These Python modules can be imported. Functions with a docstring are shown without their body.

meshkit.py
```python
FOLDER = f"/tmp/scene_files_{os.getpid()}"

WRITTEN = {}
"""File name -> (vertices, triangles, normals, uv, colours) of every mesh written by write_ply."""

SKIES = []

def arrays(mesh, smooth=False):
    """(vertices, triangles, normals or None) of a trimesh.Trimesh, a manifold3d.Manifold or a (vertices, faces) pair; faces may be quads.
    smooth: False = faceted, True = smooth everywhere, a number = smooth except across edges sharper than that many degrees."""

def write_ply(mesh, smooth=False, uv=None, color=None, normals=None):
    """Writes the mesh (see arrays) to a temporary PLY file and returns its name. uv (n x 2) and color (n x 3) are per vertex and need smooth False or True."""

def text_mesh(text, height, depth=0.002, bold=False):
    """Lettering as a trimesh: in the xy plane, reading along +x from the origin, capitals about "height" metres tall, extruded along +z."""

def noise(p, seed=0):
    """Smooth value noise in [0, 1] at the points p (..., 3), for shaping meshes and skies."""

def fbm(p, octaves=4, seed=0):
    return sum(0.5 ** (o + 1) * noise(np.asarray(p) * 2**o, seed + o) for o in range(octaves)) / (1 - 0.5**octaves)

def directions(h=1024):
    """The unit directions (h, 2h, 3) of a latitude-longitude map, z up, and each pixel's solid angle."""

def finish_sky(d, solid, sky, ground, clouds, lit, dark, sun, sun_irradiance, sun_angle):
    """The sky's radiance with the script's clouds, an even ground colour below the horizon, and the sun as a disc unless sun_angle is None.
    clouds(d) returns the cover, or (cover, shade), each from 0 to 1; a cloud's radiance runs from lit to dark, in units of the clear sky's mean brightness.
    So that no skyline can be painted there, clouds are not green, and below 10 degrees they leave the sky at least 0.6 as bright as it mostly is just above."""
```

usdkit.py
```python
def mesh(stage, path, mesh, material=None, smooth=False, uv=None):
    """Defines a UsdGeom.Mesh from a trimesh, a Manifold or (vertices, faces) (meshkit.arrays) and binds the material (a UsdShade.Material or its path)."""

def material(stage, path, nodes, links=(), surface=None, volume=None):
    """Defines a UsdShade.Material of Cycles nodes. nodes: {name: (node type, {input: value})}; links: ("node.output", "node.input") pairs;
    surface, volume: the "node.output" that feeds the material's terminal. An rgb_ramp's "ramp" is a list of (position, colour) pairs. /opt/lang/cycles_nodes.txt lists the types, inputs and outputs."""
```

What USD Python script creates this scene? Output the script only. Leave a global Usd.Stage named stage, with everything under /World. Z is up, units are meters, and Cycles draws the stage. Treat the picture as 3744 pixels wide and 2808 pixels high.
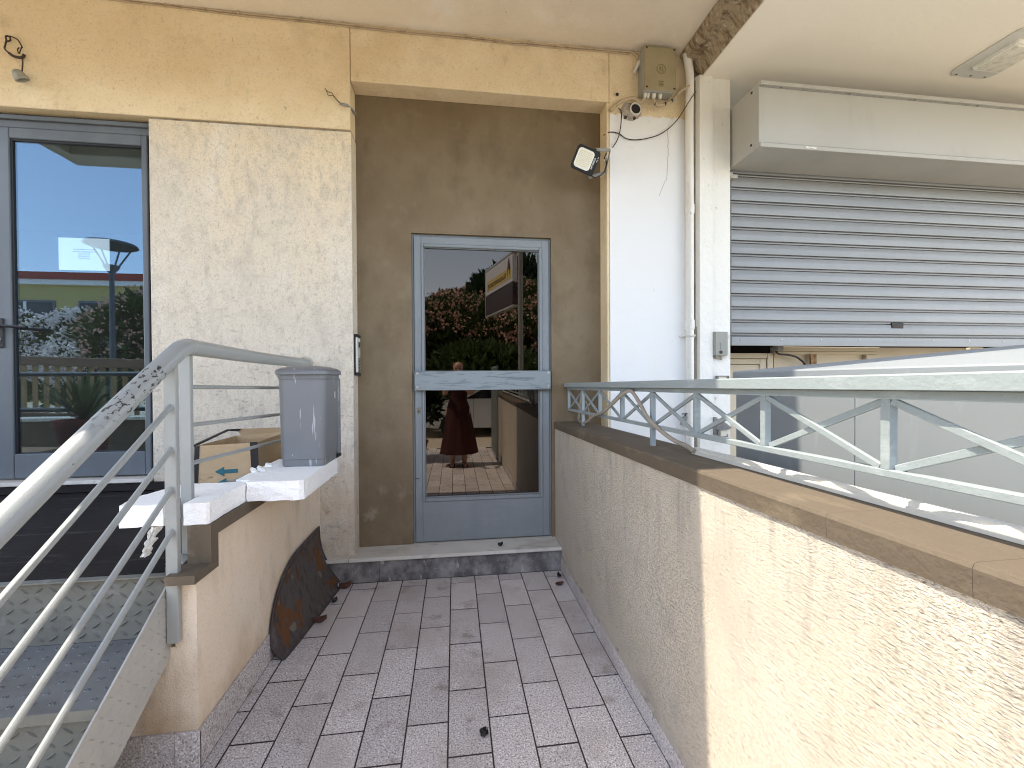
import math
import numpy as np
import trimesh
import usdkit
import meshkit
from pxr import Usd, UsdGeom, UsdLux, UsdShade, Gf, Sdf
from shapely.geometry import Polygon, box as sbox

stage = Usd.Stage.CreateInMemory()
UsdGeom.SetStageUpAxis(stage, 'Z')
UsdGeom.SetStageMetersPerUnit(stage, 1.0)
world = UsdGeom.Xform.Define(stage, '/World')
UsdGeom.Scope.Define(stage, '/World/Looks')
rng = np.random.default_rng(7)

# ------------------------------------------------------------------ camera, sky, sun, exposure
cam = UsdGeom.Camera.Define(stage, '/World/camera')
cam.CreateHorizontalApertureAttr(36.0)
cam.CreateFocalLengthAttr(15.19)
cam.CreateClippingRangeAttr(Gf.Vec2f(0.02, 2000))
R_, U_, F_ = (0.99123643, -0.13198761, -0.00544214), (0.00675877, 0.00952944, 0.99993175), (0.13192674, 0.99120556, -0.010338)
cam.AddTransformOp().Set(Gf.Matrix4d(*R_, 0, *U_, 0, *[-c for c in F_], 0, 0, 0, 1.33, 1))
cam.CreateExposureAttr(2.15)
SUN = np.array([-0.42, 0.058, 1.0]); SUN /= np.linalg.norm(SUN)
ELEV, ROT = math.asin(SUN[2]), math.atan2(SUN[0], SUN[1])
dome = UsdLux.DomeLight.Define(stage, '/World/sky')
dome.GetPrim().SetCustomDataByKey('kind', 'structure')
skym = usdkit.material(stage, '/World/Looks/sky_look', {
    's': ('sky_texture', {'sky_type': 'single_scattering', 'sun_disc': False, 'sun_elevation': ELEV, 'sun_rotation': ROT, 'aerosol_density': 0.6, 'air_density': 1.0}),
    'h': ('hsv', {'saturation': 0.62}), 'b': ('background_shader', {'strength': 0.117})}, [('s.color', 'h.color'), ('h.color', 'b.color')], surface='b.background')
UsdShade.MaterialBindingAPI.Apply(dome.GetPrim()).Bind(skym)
sun = UsdLux.DistantLight.Define(stage, '/World/sun')
sun.CreateNormalizeAttr(True)
sun.CreateIntensityAttr(0.51)
sun.CreateAngleAttr(0.53)
sun.CreateColorAttr(Gf.Vec3f(1.0, 0.93, 0.80))
zx = SUN; xx = np.cross([0, 1, 0], zx); xx /= np.linalg.norm(xx); yx = np.cross(zx, xx)
sun.AddTransformOp().Set(Gf.Matrix4d(*map(float, xx), 0, *map(float, yx), 0, *map(float, zx), 0, 0, 0, 20, 1))

# ------------------------------------------------------------------ materials
def mat(name, base, layers=(), rough=0.8, bump=(), metallic=0.0, spec=0.4, rnd=0.0, coat=0.0):
    """layers: (scale, stretch vector, colour, lo, hi, strength[, detail]) of noise laid over the base colour; bump: (scale, stretch, metres[, detail])."""
    n, l = {'g': ('geometry', {}), 'p': ('principled_bsdf', {'roughness': rough, 'metallic': metallic, 'specular_ior_level': spec, 'coat_weight': coat})}, []
    n['c0'] = ('color', {'value': base}); last = 'c0.color'
    for i, L in enumerate(layers):
        sc, st, col, lo, hi, s = L[:6]
        det = L[6] if len(L) > 6 else 5.0
        n[f'm{i}'] = ('mapping', {'scale': st, 'location': (3.1 * i + 0.7, 1.7 * i, 2.3 * i)}); l.append(('g.position', f'm{i}.vector'))
        n[f'n{i}'] = ('noise_texture', {'scale': sc, 'detail': det, 'roughness': 0.6}); l.append((f'm{i}.vector', f'n{i}.vector'))
        n[f'r{i}'] = ('map_range', {'from_min': lo, 'from_max': hi, 'to_min': 0.0, 'to_max': s, 'clamp': True}); l.append((f'n{i}.fac', f'r{i}.value'))
        fac = f'r{i}.result'
        if len(L) > 7:      # only between two heights: fades in from z0 to z1
            n['sp'] = ('separate_xyz', {}); l.append(('g.position', 'sp.vector'))
            n[f'z{i}'] = ('map_range', {'from_min': L[7][0], 'from_max': L[7][1], 'to_min': 0.0, 'to_max': 1.0, 'clamp': True}); l.append(('sp.z', f'z{i}.value'))
            n[f'zm{i}'] = ('math', {'math_type': 'multiply'}); l += [(fac, f'zm{i}.value1'), (f'z{i}.result', f'zm{i}.value2')]
            fac = f'zm{i}.value'
        n[f'x{i}'] = ('mix', {'mix_type': 'mix', 'color2': col}); l += [(fac, f'x{i}.fac'), (last, f'x{i}.color1')]
        last = f'x{i}.color'
    if rnd:
        n['oi'] = ('object_info', {})
        n['rr'] = ('map_range', {'from_min': 0.0, 'from_max': 1.0, 'to_min': 1 - rnd, 'to_max': 1 + rnd}); l.append(('oi.random', 'rr.value'))
        n['rc'] = ('combine_color', {}); l += [('rr.result', 'rc.r'), ('rr.result', 'rc.g'), ('rr.result', 'rc.b')]
        n['rm'] = ('mix', {'mix_type': 'multiply', 'fac': 1.0}); l += [(last, 'rm.color1'), ('rc.color', 'rm.color2')]
        last = 'rm.color'
    l.append((last, 'p.base_color'))
    prev = None
    for i, Bm in enumerate(bump):
        sc, st, d = Bm[:3]
        det = Bm[3] if len(Bm) > 3 else 3.0
        n[f'bm{i}'] = ('mapping', {'scale': st, 'location': (0.3 + i, 0.9, 5.1)}); l.append(('g.position', f'bm{i}.vector'))
        n[f'bn{i}'] = ('noise_texture', {'scale': sc, 'detail': det, 'roughness': 0.55}); l.append((f'bm{i}.vector', f'bn{i}.vector'))
        n[f'bb{i}'] = ('bump', {'strength': 1.0, 'distance': d}); l.append((f'bn{i}.fac', f'bb{i}.height'))
        if prev: l.append((prev, f'bb{i}.normal'))
        prev = f'bb{i}.normal'
    if prev: l.append((prev, 'p.normal'))
    return usdkit.material(stage, f'/World/Looks/{name}', n, l, surface='p.BSDF')

I3 = (1, 1, 1)
M = {}
def D(c, k): return tuple(x * k for x in c)
SM = (1, 1, 0.28)      # stretched downwards: rain smears
c = (0.70, 0.60, 0.44)
M['plaster_upper'] = mat('plaster_upper', (0.78, 0.64, 0.425), [(1.1, I3, (0.66, 0.51, 0.31), .42, .66, .8), (5, I3, (0.82, 0.71, 0.52), .5, .7, .5), (80, I3, (0.40, 0.31, 0.19), .54, .70, .4, 6), (3.2, I3, (0.46, 0.36, 0.22), .58, .75, .6, 10), (12, (1.2, 1, .6), (.42, .33, .21), .62, .76, .45, 10), (34, (1.2, 1, .5), (.30, .225, .14), .66, .74, .6, 8)], .92, [(160, I3, .0035), (28, I3, .005)])
M['plaster_wall'] = mat('plaster_wall', (0.615, 0.54, 0.435), [(1.6, I3, (0.74, 0.60, 0.40), .35, .62, .9, 5, (1.7, 3.0)), (2.2, (1, 1, .6), (0.73, 0.69, 0.61), .5, .68, .6, 5), (90, (1, 1, .8), (0.36, 0.31, 0.25), .53, .70, .5, 6), (11, (1.5, 1, .9), (0.36, 0.315, 0.26), .50, .74, .6, 12), (5, (1.2, 1, .5), (0.40, 0.35, 0.29), .55, .75, .6, 12), (30, (1.6, 1, .5), (0.30, 0.26, 0.22), .58, .72, .5, 9), (170, I3, (.30, .26, .21), .56, .66, .55, 3), (17, (.8, 1, 1.6), (.25, .23, .21), .58, .68, .7, 10, (2.3, 1.3)), (4, I3, (.58, .42, .27), .45, .7, .6, 6, (.9, .3))], .92, [(150, I3, .0035), (22, I3, .006)])
M['plaster_ceiling'] = mat('plaster_ceiling', (0.80, 0.71, 0.57), [(0.9, I3, (0.68, 0.59, 0.47), .42, .68, .8), (2.6, (1, 1, 1), (0.84, 0.79, 0.70), .55, .7, .6), (16, I3, (0.33, 0.24, 0.13), .71, .75, .9, 4)], .93, [(140, I3, .003), (9, I3, .006)])
M['cream_ceiling'] = mat('cream_ceiling', (0.88, 0.82, 0.70), [(0.8, I3, (0.84, 0.77, 0.64), .45, .7, .5)], .9, [(150, I3, .0015)])
M['taupe'] = mat('taupe', (0.165, 0.118, 0.066), [(1.3, I3, (0.215, 0.163, 0.10), .42, .66, .9), (2.5, (1, 1, .8), (0.235, 0.19, 0.13), .46, .7, .6, 5, (2.3, .6)), (4, (1, 1, .6), (0.125, 0.088, 0.048), .5, .70, .8, 8), (7, I3, (0.26, 0.21, 0.145), .60, .78, .35, 9), (22, (1.4, 1, .7), (.10, .07, .04), .60, .75, .4, 9), (150, I3, (.11, .08, .045), .55, .68, .35, 3), (6, (1, 1, .8), (.36, .31, .24), .60, .70, .6, 9, (.75, .35))], .7, [(60, I3, .0015), (6, I3, .007), (25, (1, 1, .6), .003)], spec=.35)
M['white_wall'] = mat('white_wall', (0.755, 0.74, 0.715), [(2.5, (1, 1, .4), (0.74, 0.70, 0.62), .55, .75, .55, 7), (30, I3, (.6, .56, .5), .68, .76, .5, 4)], .85, [(120, I3, .002), (12, I3, .004)])
M['white_pillar'] = mat('white_pillar', (0.80, 0.77, 0.70), [(4, (1, 1, .35), (0.60, 0.53, 0.42), .54, .74, .6, 8), (24, (1, 1, .6), (.42, .38, .33), .66, .72, .7, 8)], .88, [(120, I3, .002), (14, I3, .012)])
M['dirty_gap'] = mat('dirty_gap', (0.34, 0.30, 0.24), [(18, (1, 1, .3), (0.14, 0.11, 0.08), .5, .66, .9, 6), (40, I3, (.5, .45, .38), .6, .7, .6)], .95, [(60, I3, .008)])
M['rough_render'] = mat('rough_render', (0.42, 0.33, 0.215), [(22, (.9, 1.3, .22), (0.19, 0.125, 0.07), .47, .62, .9, 8), (30, (1, 1, .7), (.60, .53, .41), .57, .68, .8, 6), (8, (1, 1, .6), (.09, .06, .038), .60, .68, .9, 9)], .95, [(60, (1, 1, .4), .02, 8), (18, I3, .03, 8)])
M['parapet'] = mat('parapet', (0.80, 0.67, 0.515), [(2.2, I3, (0.84, 0.73, 0.60), .45, .66, .6), (8, SM, (0.50, 0.40, 0.29), .55, .76, .65, 10), (110, I3, (0.44, 0.36, 0.26), .58, .70, .5, 4), (1.4, I3, (.78, .59, .40), .5, .7, .5), (4, (1, 1, .7), (.42, .26, .12), .40, .66, .75, 7, (.42, .10)), (16, (1, 1, .3), (.36, .28, .20), .58, .72, .6, 10, (.55, .80))], .93, [(170, I3, .0035), (30, I3, .003)])  # browner towards the foot: staining plus painted-in shade from under the stringer
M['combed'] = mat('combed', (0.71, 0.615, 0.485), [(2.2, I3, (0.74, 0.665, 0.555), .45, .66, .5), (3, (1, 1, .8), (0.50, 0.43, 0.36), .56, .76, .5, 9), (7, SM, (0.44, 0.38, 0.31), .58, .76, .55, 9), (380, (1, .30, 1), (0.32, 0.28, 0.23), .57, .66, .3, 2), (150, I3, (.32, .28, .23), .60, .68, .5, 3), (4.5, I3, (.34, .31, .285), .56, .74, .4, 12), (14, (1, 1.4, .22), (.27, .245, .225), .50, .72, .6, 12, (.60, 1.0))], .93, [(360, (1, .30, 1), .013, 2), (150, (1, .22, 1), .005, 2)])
M['cement_cap'] = mat('cement_cap', (0.118, 0.090, 0.060), [(3, I3, (0.105, 0.08, 0.052), .42, .62, .8, 6), (11, (1, .4, 1), (0.22, 0.17, 0.11), .57, .72, .7, 8), (60, I3, (.13, .11, .08), .64, .72, .6, 3)], .8, [(90, I3, .002), (12, I3, .006)])
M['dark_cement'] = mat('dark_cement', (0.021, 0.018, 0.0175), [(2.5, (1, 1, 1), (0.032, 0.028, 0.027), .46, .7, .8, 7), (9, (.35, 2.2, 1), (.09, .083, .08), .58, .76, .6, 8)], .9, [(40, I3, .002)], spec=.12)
M['granite'] = mat('granite', (0.50, 0.45, 0.43), [(165, I3, (0.80, 0.75, 0.73), .52, .59, .95, 3), (140, I3, (0.17, 0.145, 0.14), .54, .62, .85, 3), (3.2, I3, (0.35, 0.29, 0.25), .50, .72, .6, 8), (8, I3, (0.19, 0.135, 0.10), .58, .76, .75, 9), (30, I3, (.13, .095, .075), .68, .75, .7, 5)], .75, [(200, I3, .0006)], rnd=.13)
M['grout'] = mat('grout', (0.045, 0.034, 0.030), [(20, I3, (0.05, 0.04, 0.035), .45, .65, .8)], .95)
M['marble'] = mat('marble', (0.62, 0.585, 0.53), [(3, (1, 2.5, 1), (0.40, 0.36, 0.31), .5, .68, .8, 9), (9, (1, 2.2, 1), (0.24, 0.20, 0.16), .62, .72, .8, 10), (2, I3, (.5, .45, .38), .5, .7, .6)], .45, [(60, I3, .0006)])
M['dark_marble'] = mat('dark_marble', (0.26, 0.24, 0.23), [(9, (1, 1, .8), (0.085, 0.078, 0.075), .42, .6, .9, 9), (16, (1.2, 1, .6), (0.45, 0.43, 0.41), .60, .70, .8, 10), (70, I3, (.6, .58, .55), .70, .74, .7, 3)], .5, [(60, I3, .001)])
M['rail_paint'] = mat('rail_paint', (0.29, 0.325, 0.325), [(5, I3, (0.29, 0.325, 0.315), .45, .65, .7), (30, (1, .3, 1), (.42, .455, .435), .56, .7, .5), (45, I3, (0.14, 0.085, 0.05), .71, .76, .8, 5)], .45, [(90, I3, .0012)], spec=.5)
M['stair_paint'] = mat('stair_paint', (0.30, 0.305, 0.285), [(6, I3, (0.25, 0.255, 0.24), .45, .65, .6), (45, I3, (.13, .11, .09), .73, .77, .8, 5)], .42, [(150, I3, .0006)], spec=.45)
M['tube_paint'] = mat('tube_paint', (0.28, 0.285, 0.27), [(6, I3, (0.28, 0.285, 0.265), .45, .65, .6), (85, (1, .42, .7), (.022, .018, .015), .565, .585, .97, 4, (1.20, 1.25)), (60, (1, .5, .8), (.28, .285, .27), -1, -.5, 1.0, 1, (1.375, 1.385)), (50, I3, (.05, .04, .03), .70, .73, .9, 4)], .36, [(220, I3, .0006)], spec=.5)
M['plate_paint'] = mat('plate_paint', (0.155, 0.15, 0.125), [(5, I3, (0.115, 0.113, 0.095), .42, .62, .8, 6), (18, I3, (.24, .24, .23), .6, .74, .6, 6)], .5, [(120, I3, .0006)], spec=.4)
M['stringer_paint'] = mat('stringer_paint', (0.43, 0.415, 0.375), [(5, I3, (0.365, 0.355, 0.32), .42, .62, .8, 6), (18, I3, (.40, .39, .36), .6, .74, .6, 6)], .5, [(120, I3, .0006)], spec=.4)
M['tread_paint'] = mat('tread_paint', (0.15, 0.155, 0.155), [(6, (1, 2, 1), (0.10, 0.09, 0.085), .5, .7, .8, 8), (12, (1, 2.2, 1), (.10, .055, .03), .66, .72, .8, 8)], .55, [(120, I3, .0008)], spec=.4)
M['door_paint'] = mat('door_paint', (0.205, 0.222, 0.23), [(4, (1, 1, .5), (0.17, 0.186, 0.196), .45, .68, .7, 6), (30, I3, (.33, .37, .39), .63, .75, .5, 4)], .42, [(26, (.25, 1, 2.5), .0012, 5)], spec=.5)
M['plank_paint'] = mat('plank_paint', (0.215, 0.24, 0.245), [(38, (.13, 1, 1.3), (0.115, 0.135, 0.15), .53, .58, .8, 8), (5, (.3, 1, 1), (.25, .275, .28), .5, .7, .5)], .5, [(38, (.13, 1, 1.3), .003, 8)])
M['dark_frame'] = mat('dark_frame', (0.095, 0.108, 0.120), [(3, (1, 1, .4), (0.145, 0.165, 0.185), .45, .68, .6)], .35, spec=.5)
M['shutter'] = mat('shutter', (0.285, 0.292, 0.296), [(4, (.15, 1, 6), (0.245, 0.25, 0.255), .42, .66, .7, 5), (1.2, (.6, 1, 1), (.325, .328, .328), .45, .7, .5), (9, (.6, 1, .5), (.25, .235, .21), .58, .74, .45, 9)], .45, [(60, (.1, 1, 3), .0006), (3, I3, .01)], metallic=.15, spec=.5, rnd=.05)
M['shutter_box'] = mat('shutter_box', (0.43, 0.415, 0.375), [(2, I3, (0.38, 0.365, 0.33), .45, .7, .6), (60, I3, (.28, .26, .24), .72, .76, .7), (7, (1, 1, .3), (.35, .33, .29), .58, .74, .5, 9)], .5, spec=.45)
M['cabinet'] = mat('cabinet', (0.25, 0.268, 0.275), [(1.6, I3, (0.275, 0.29, 0.295), .45, .68, .6), (20, (1, 1, .2), (.37, .40, .41), .6, .75, .4, 6)], .42, [(3, I3, .006, 1)], spec=.45)
M['bin_plastic'] = mat('bin_plastic', (0.155, 0.158, 0.162), [(3, I3, (0.18, 0.182, 0.185), .45, .68, .7), (24, (1, 1, .1), (.50, .51, .53), .65, .675, .55, 3), (50, (1, 1, .5), (.5, .51, .53), .70, .74, .6, 4)], .42, [(300, I3, .0002)], spec=.45)
M['foam'] = mat('foam', (0.90, 0.885, 0.85), [(9, I3, (0.70, 0.68, 0.63), .60, .74, .5, 6), (160, I3, (.74, .74, .74), .55, .7, .6, 2)], .9, [(190, I3, .0025, 1), (24, I3, .004)])
M['cardboard'] = mat('cardboard', (0.44, 0.31, 0.175), [(5, I3, (0.50, 0.37, 0.23), .45, .66, .7), (11, (1, 1, 2), (0.20, 0.12, 0.06), .67, .74, .7, 6), (40, (.1, 1, 1), (.40, .27, .15), .55, .7, .5)], .85, [(40, (.2, 1, 1), .0008)])
M['teal_ink'] = mat('teal_ink', (0.02, 0.11, 0.14), rough=.7)
M['black_tape'] = mat('black_tape', (0.012, 0.012, 0.015), rough=.4)
M['mat_rubber'] = mat('mat_rubber', (0.070, 0.055, 0.052), [(30, (1, 1, .4), (0.12, 0.10, 0.095), .5, .66, .7, 6)], .85, [(45, (1, 1, .5), .004, 6)])
M['mat_face'] = mat('mat_face', (0.085, 0.07, 0.064), [(5.5, (1, 1, 1), (0.125, 0.052, 0.018), .53, .545, 1.0, 4), (35, (1, 1, .4), (0.045, 0.037, 0.034), .52, .62, .7, 6), (9, I3, (.17, .135, .10), .685, .695, .9, 1)], .85, [(5.5, I3, .012, 4), (45, (1, .6, .6), .006, 6)])
M['junction'] = mat('junction', (0.30, 0.25, 0.145), [(4, I3, (0.36, 0.305, 0.185), .45, .66, .7), (18, I3, (.22, .18, .10), .62, .74, .6, 6)], .65, [(90, I3, .0008)])
M['emboss'] = mat('emboss', (0.15, 0.115, 0.06), rough=.7)
M['pvc'] = mat('pvc', (0.68, 0.65, 0.58), [(6, (1, 1, .3), (0.52, 0.46, 0.36), .52, .72, .6, 7)], .5, [(30, I3, .001)])
M['cable'] = mat('cable', (0.46, 0.36, 0.24), [(20, I3, (.27, .20, .13), .5, .66, .7)], .7)
M['grey_hose'] = mat('grey_hose', (0.34, 0.29, 0.225), [(20, I3, (.26, .22, .18), .5, .66, .6)], .6)
M['dark_wire'] = mat('dark_wire', (0.045, 0.03, 0.02), rough=.6)
M['black'] = mat('black', (0.012, 0.012, 0.013), rough=.45)
M['black_gloss'] = mat('black_gloss', (0.012, 0.012, 0.014), rough=.2)
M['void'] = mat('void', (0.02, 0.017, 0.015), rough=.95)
M['steel'] = mat('steel', (0.55, 0.54, 0.52), rough=.28, metallic=.9)
M['alu'] = mat('alu', (0.60, 0.58, 0.53), rough=.35, metallic=.6)
M['grey_plastic'] = mat('grey_plastic', (0.30, 0.295, 0.255), [(30, I3, (.25, .24, .21), .5, .66, .5)], .55)
M['old_plastic'] = mat('old_plastic', (0.27, 0.265, 0.245), [(30, I3, (.16, .15, .13), .5, .66, .6)], .65)
M['lens_white'] = mat('lens_white', (0.80, 0.79, 0.72), [(40, I3, (.70, .66, .5), .45, .6, .5)], .3, coat=.5)
M['led'] = mat('led', (0.62, 0.55, 0.30), rough=.4)
M['white_print'] = mat('white_print', (0.7, 0.7, 0.7), rough=.5)
M['lamp_plate'] = mat('lamp_plate', (0.60, 0.585, 0.53), rough=.5)
M['lamp_lens'] = mat('lamp_lens', (0.72, 0.69, 0.6), [(25, I3, (.5, .46, .38), .45, .6, .7)], .18, coat=.6)
M['beige_panel'] = mat('beige_panel', (0.60, 0.51, 0.38), [(2, I3, (.54, .45, .33), .45, .66, .6)], .6)
M['rust'] = mat('rust', (0.20, 0.12, 0.065), [(30, I3, (.35, .27, .18), .5, .64, .8)], .85)
M['paper'] = mat('paper', (0.85, 0.86, 0.86), rough=.8)
M['ink'] = mat('ink', (0.06, 0.06, 0.07), rough=.8)
M['dry_leaf'] = mat('dry_leaf', (0.085, 0.032, 0.022), [(60, I3, (.16, .07, .03), .5, .62, .7)], .7)
M['paving'] = mat('paving', (0.52, 0.45, 0.345), [(1.2, I3, (.40, .34, .26), .45, .66, .8), (90, I3, (.24, .22, .2), .6, .7, .5)], .85)  # paving colour brightened as well, for warm bounce into the shade
M['bounce_ground'] = mat('bounce_ground', (0.50, 0.43, 0.325), [(.6, I3, (.44, .375, .285), .45, .66, .8), (200, I3, (.22, .19, .15), .6, .7, .6)], .85)  # street ground colour raised above real to bounce warm light onto the soffits
M['mortar'] = mat('mortar', (0.40, 0.35, 0.29), [(20, I3, (.2, .17, .14), .5, .64, .8, 6)], .95, [(60, I3, .006)])
M['bark'] = mat('bark', (0.12, 0.085, 0.06), rough=.9)

def leafmat(name, col, col2):
    return usdkit.material(stage, f'/World/Looks/{name}', {
        'g': ('geometry', {}), 'r': ('mix', {'color1': col, 'color2': col2}), 'p': ('principled_bsdf', {'roughness': .5, 'specular_ior_level': .35}),
        't': ('translucent_bsdf', {}), 'm': ('mix_closure', {'fac': .25})},
        [('g.random_per_island', 'r.fac'), ('r.color', 'p.base_color'), ('r.color', 't.color'), ('p.BSDF', 'm.closure1'), ('t.BSDF', 'm.closure2')], surface='m.closure')
M['leaf'] = leafmat('leaf', (0.06, 0.088, 0.024), (0.28, 0.28, 0.12))
M['leaf_dark'] = leafmat('leaf_dark', (0.02, 0.04, 0.014), (0.05, 0.08, 0.03))
M['flower_pink'] = leafmat('flower_pink', (0.55, 0.33, 0.25), (0.66, 0.52, 0.44))
M['flower_white'] = leafmat('flower_white', (0.78, 0.70, 0.66), (0.85, 0.82, 0.80))
M['leaf_spike'] = leafmat('leaf_spike', (0.10, 0.13, 0.05), (0.22, 0.22, 0.10))

def pane(name, tint, refl, r0):
    """a clear pane: see-through mixed with a mirror reflection that grows towards grazing angles, the same from both sides"""
    return usdkit.material(stage, f'/World/Looks/{name}', {
        'w': ('layer_weight', {'blend': .5}), 'p5': ('math', {'math_type': 'power', 'value2': 5.0}), 'ma': ('math', {'math_type': 'multiply_add', 'value2': 1 - r0, 'value3': r0}),
        't': ('transparent_bsdf', {'color': tint}), 'g': ('glossy_bsdf', {'color': refl, 'roughness': 0.0}), 'm': ('mix_closure', {})},
        [('w.facing', 'p5.value1'), ('p5.value', 'ma.value1'), ('ma.value', 'm.fac'), ('t.BSDF', 'm.closure1'), ('g.BSDF', 'm.closure2')], surface='m.closure')
M['window_glass'] = pane('window_glass', (0.90, 0.94, 0.95), (0.50, 0.74, 1.0), 0.13)  # reflection tinted blue so the desaturated sky still mirrors blue
M['door_glass'] = pane('door_glass', (0.20, 0.15, 0.12), (1.0, 0.90, 0.80), 0.095)
M['plain_glass'] = pane('plain_glass', (0.3, 0.3, 0.3), (1, 1, 1), 0.06)

def wx(v): return v * 0.966
def wz(v): return v * 0.966 + 0.0452
# ------------------------------------------------------------------ mesh helpers
def cb(x0, x1, y0, y1, z0, z1, c=0.0):
    """a box with all its edges chamfered by c"""
    if c <= 0:
        return trimesh.creation.box(bounds=[[x0, y0, z0], [x1, y1, z1]])
    c = min(c, abs(x1 - x0) * .45, abs(y1 - y0) * .45, abs(z1 - z0) * .45)
    P = []
    for x, sx in ((x0, 1), (x1, -1)):
        for y, sy in ((y0, 1), (y1, -1)):
            for z, sz in ((z0, 1), (z1, -1)):
                P += [(x, y + sy * c, z + sz * c), (x + sx * c, y, z + sz * c), (x + sx * c, y + sy * c, z)]
    return trimesh.convex.convex_hull(np.array(P))
def hull(P): return trimesh.convex.convex_hull(np.array(P, float))
def join(*ms):
    ms = [m for q in ms for m in (q if isinstance(q, list) else [q])]
    return trimesh.util.concatenate(ms)
def tube(pts, r, seg=10, caps=True):
    pts = np.array(pts, float); n = len(pts)
    rr = np.full(n, r) if np.ndim(r) == 0 else np.array(r, float)
    T = np.gradient(pts, axis=0); T /= np.linalg.norm(T, axis=1, keepdims=True)
    u = np.cross(T[0], [0.13, 0.31, 0.94]); u /= np.linalg.norm(u)
    V = []
    for i in range(n):
        u = u - T[i] * (u @ T[i]); u /= np.linalg.norm(u); w = np.cross(T[i], u)
        a = np.arange(seg) / seg * 2 * np.pi
        V.append(pts[i] + rr[i] * (np.cos(a)[:, None] * u + np.sin(a)[:, None] * w))
    V = np.concatenate(V); F = []
    for i in range(n - 1):
        for j in range(seg):
            a, b = i * seg + j, i * seg + (j + 1) % seg
            F += [(a, b, b + seg), (a, b + seg, a + seg)]
    if caps:
        V = np.vstack([V, pts[0], pts[-1]]); k = len(V)
        for j in range(seg):
            F += [(k - 2, (j + 1) % seg, j), (k - 1, (n - 1) * seg + j, (n - 1) * seg + (j + 1) % seg)]
    return trimesh.Trimesh(V, F, process=False)
def smooth_path(pts, n=6):
    pts = np.array(pts, float); P = np.vstack([2 * pts[0] - pts[1], pts, 2 * pts[-1] - pts[-2]]); out = []
    for i in range(1, len(P) - 2):
        for t in np.arange(n) / n:
            a, b, c_, d = P[i - 1], P[i], P[i + 1], P[i + 2]
            out.append(.5 * (2 * b + (c_ - a) * t + (2 * a - 5 * b + 4 * c_ - d) * t * t + (3 * b - a - 3 * c_ + d) * t ** 3))
    out.append(pts[-1]); return np.array(out)
def bar(a, b, w, h, up=(0, 0, 1)):
    """a rectangular bar from a to b: w across, h along 'up'"""
    a, b = np.array(a, float), np.array(b, float); t = b - a; t /= np.linalg.norm(t)
    s = np.cross(t, up); s /= np.linalg.norm(s); v = np.cross(s, t)
    e = min(w, h) * .12
    P = []
    for p, q in ((a, 1), (b, -1)):
        for i in (-1, 1):
            for j in (-1, 1):
                P += [p + s * i * (w / 2 - e) + v * j * h / 2, p + s * i * w / 2 + v * j * (h / 2 - e)]
    return hull(P)
def prism(poly, axis, a, b):
    """extrudes a polygon along an axis; its two coordinates are the other axes in order"""
    m = trimesh.creation.extrude_polygon(poly if isinstance(poly, Polygon) else Polygon(poly), b - a, engine='earcut')
    v = m.vertices.copy(); v[:, 2] += a
    v = {'z': v, 'y': v[:, [0, 2, 1]], 'x': v[:, [2, 0, 1]]}[axis]
    m = trimesh.Trimesh(v, m.faces, process=False); trimesh.repair.fix_normals(m)
    return m
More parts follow.
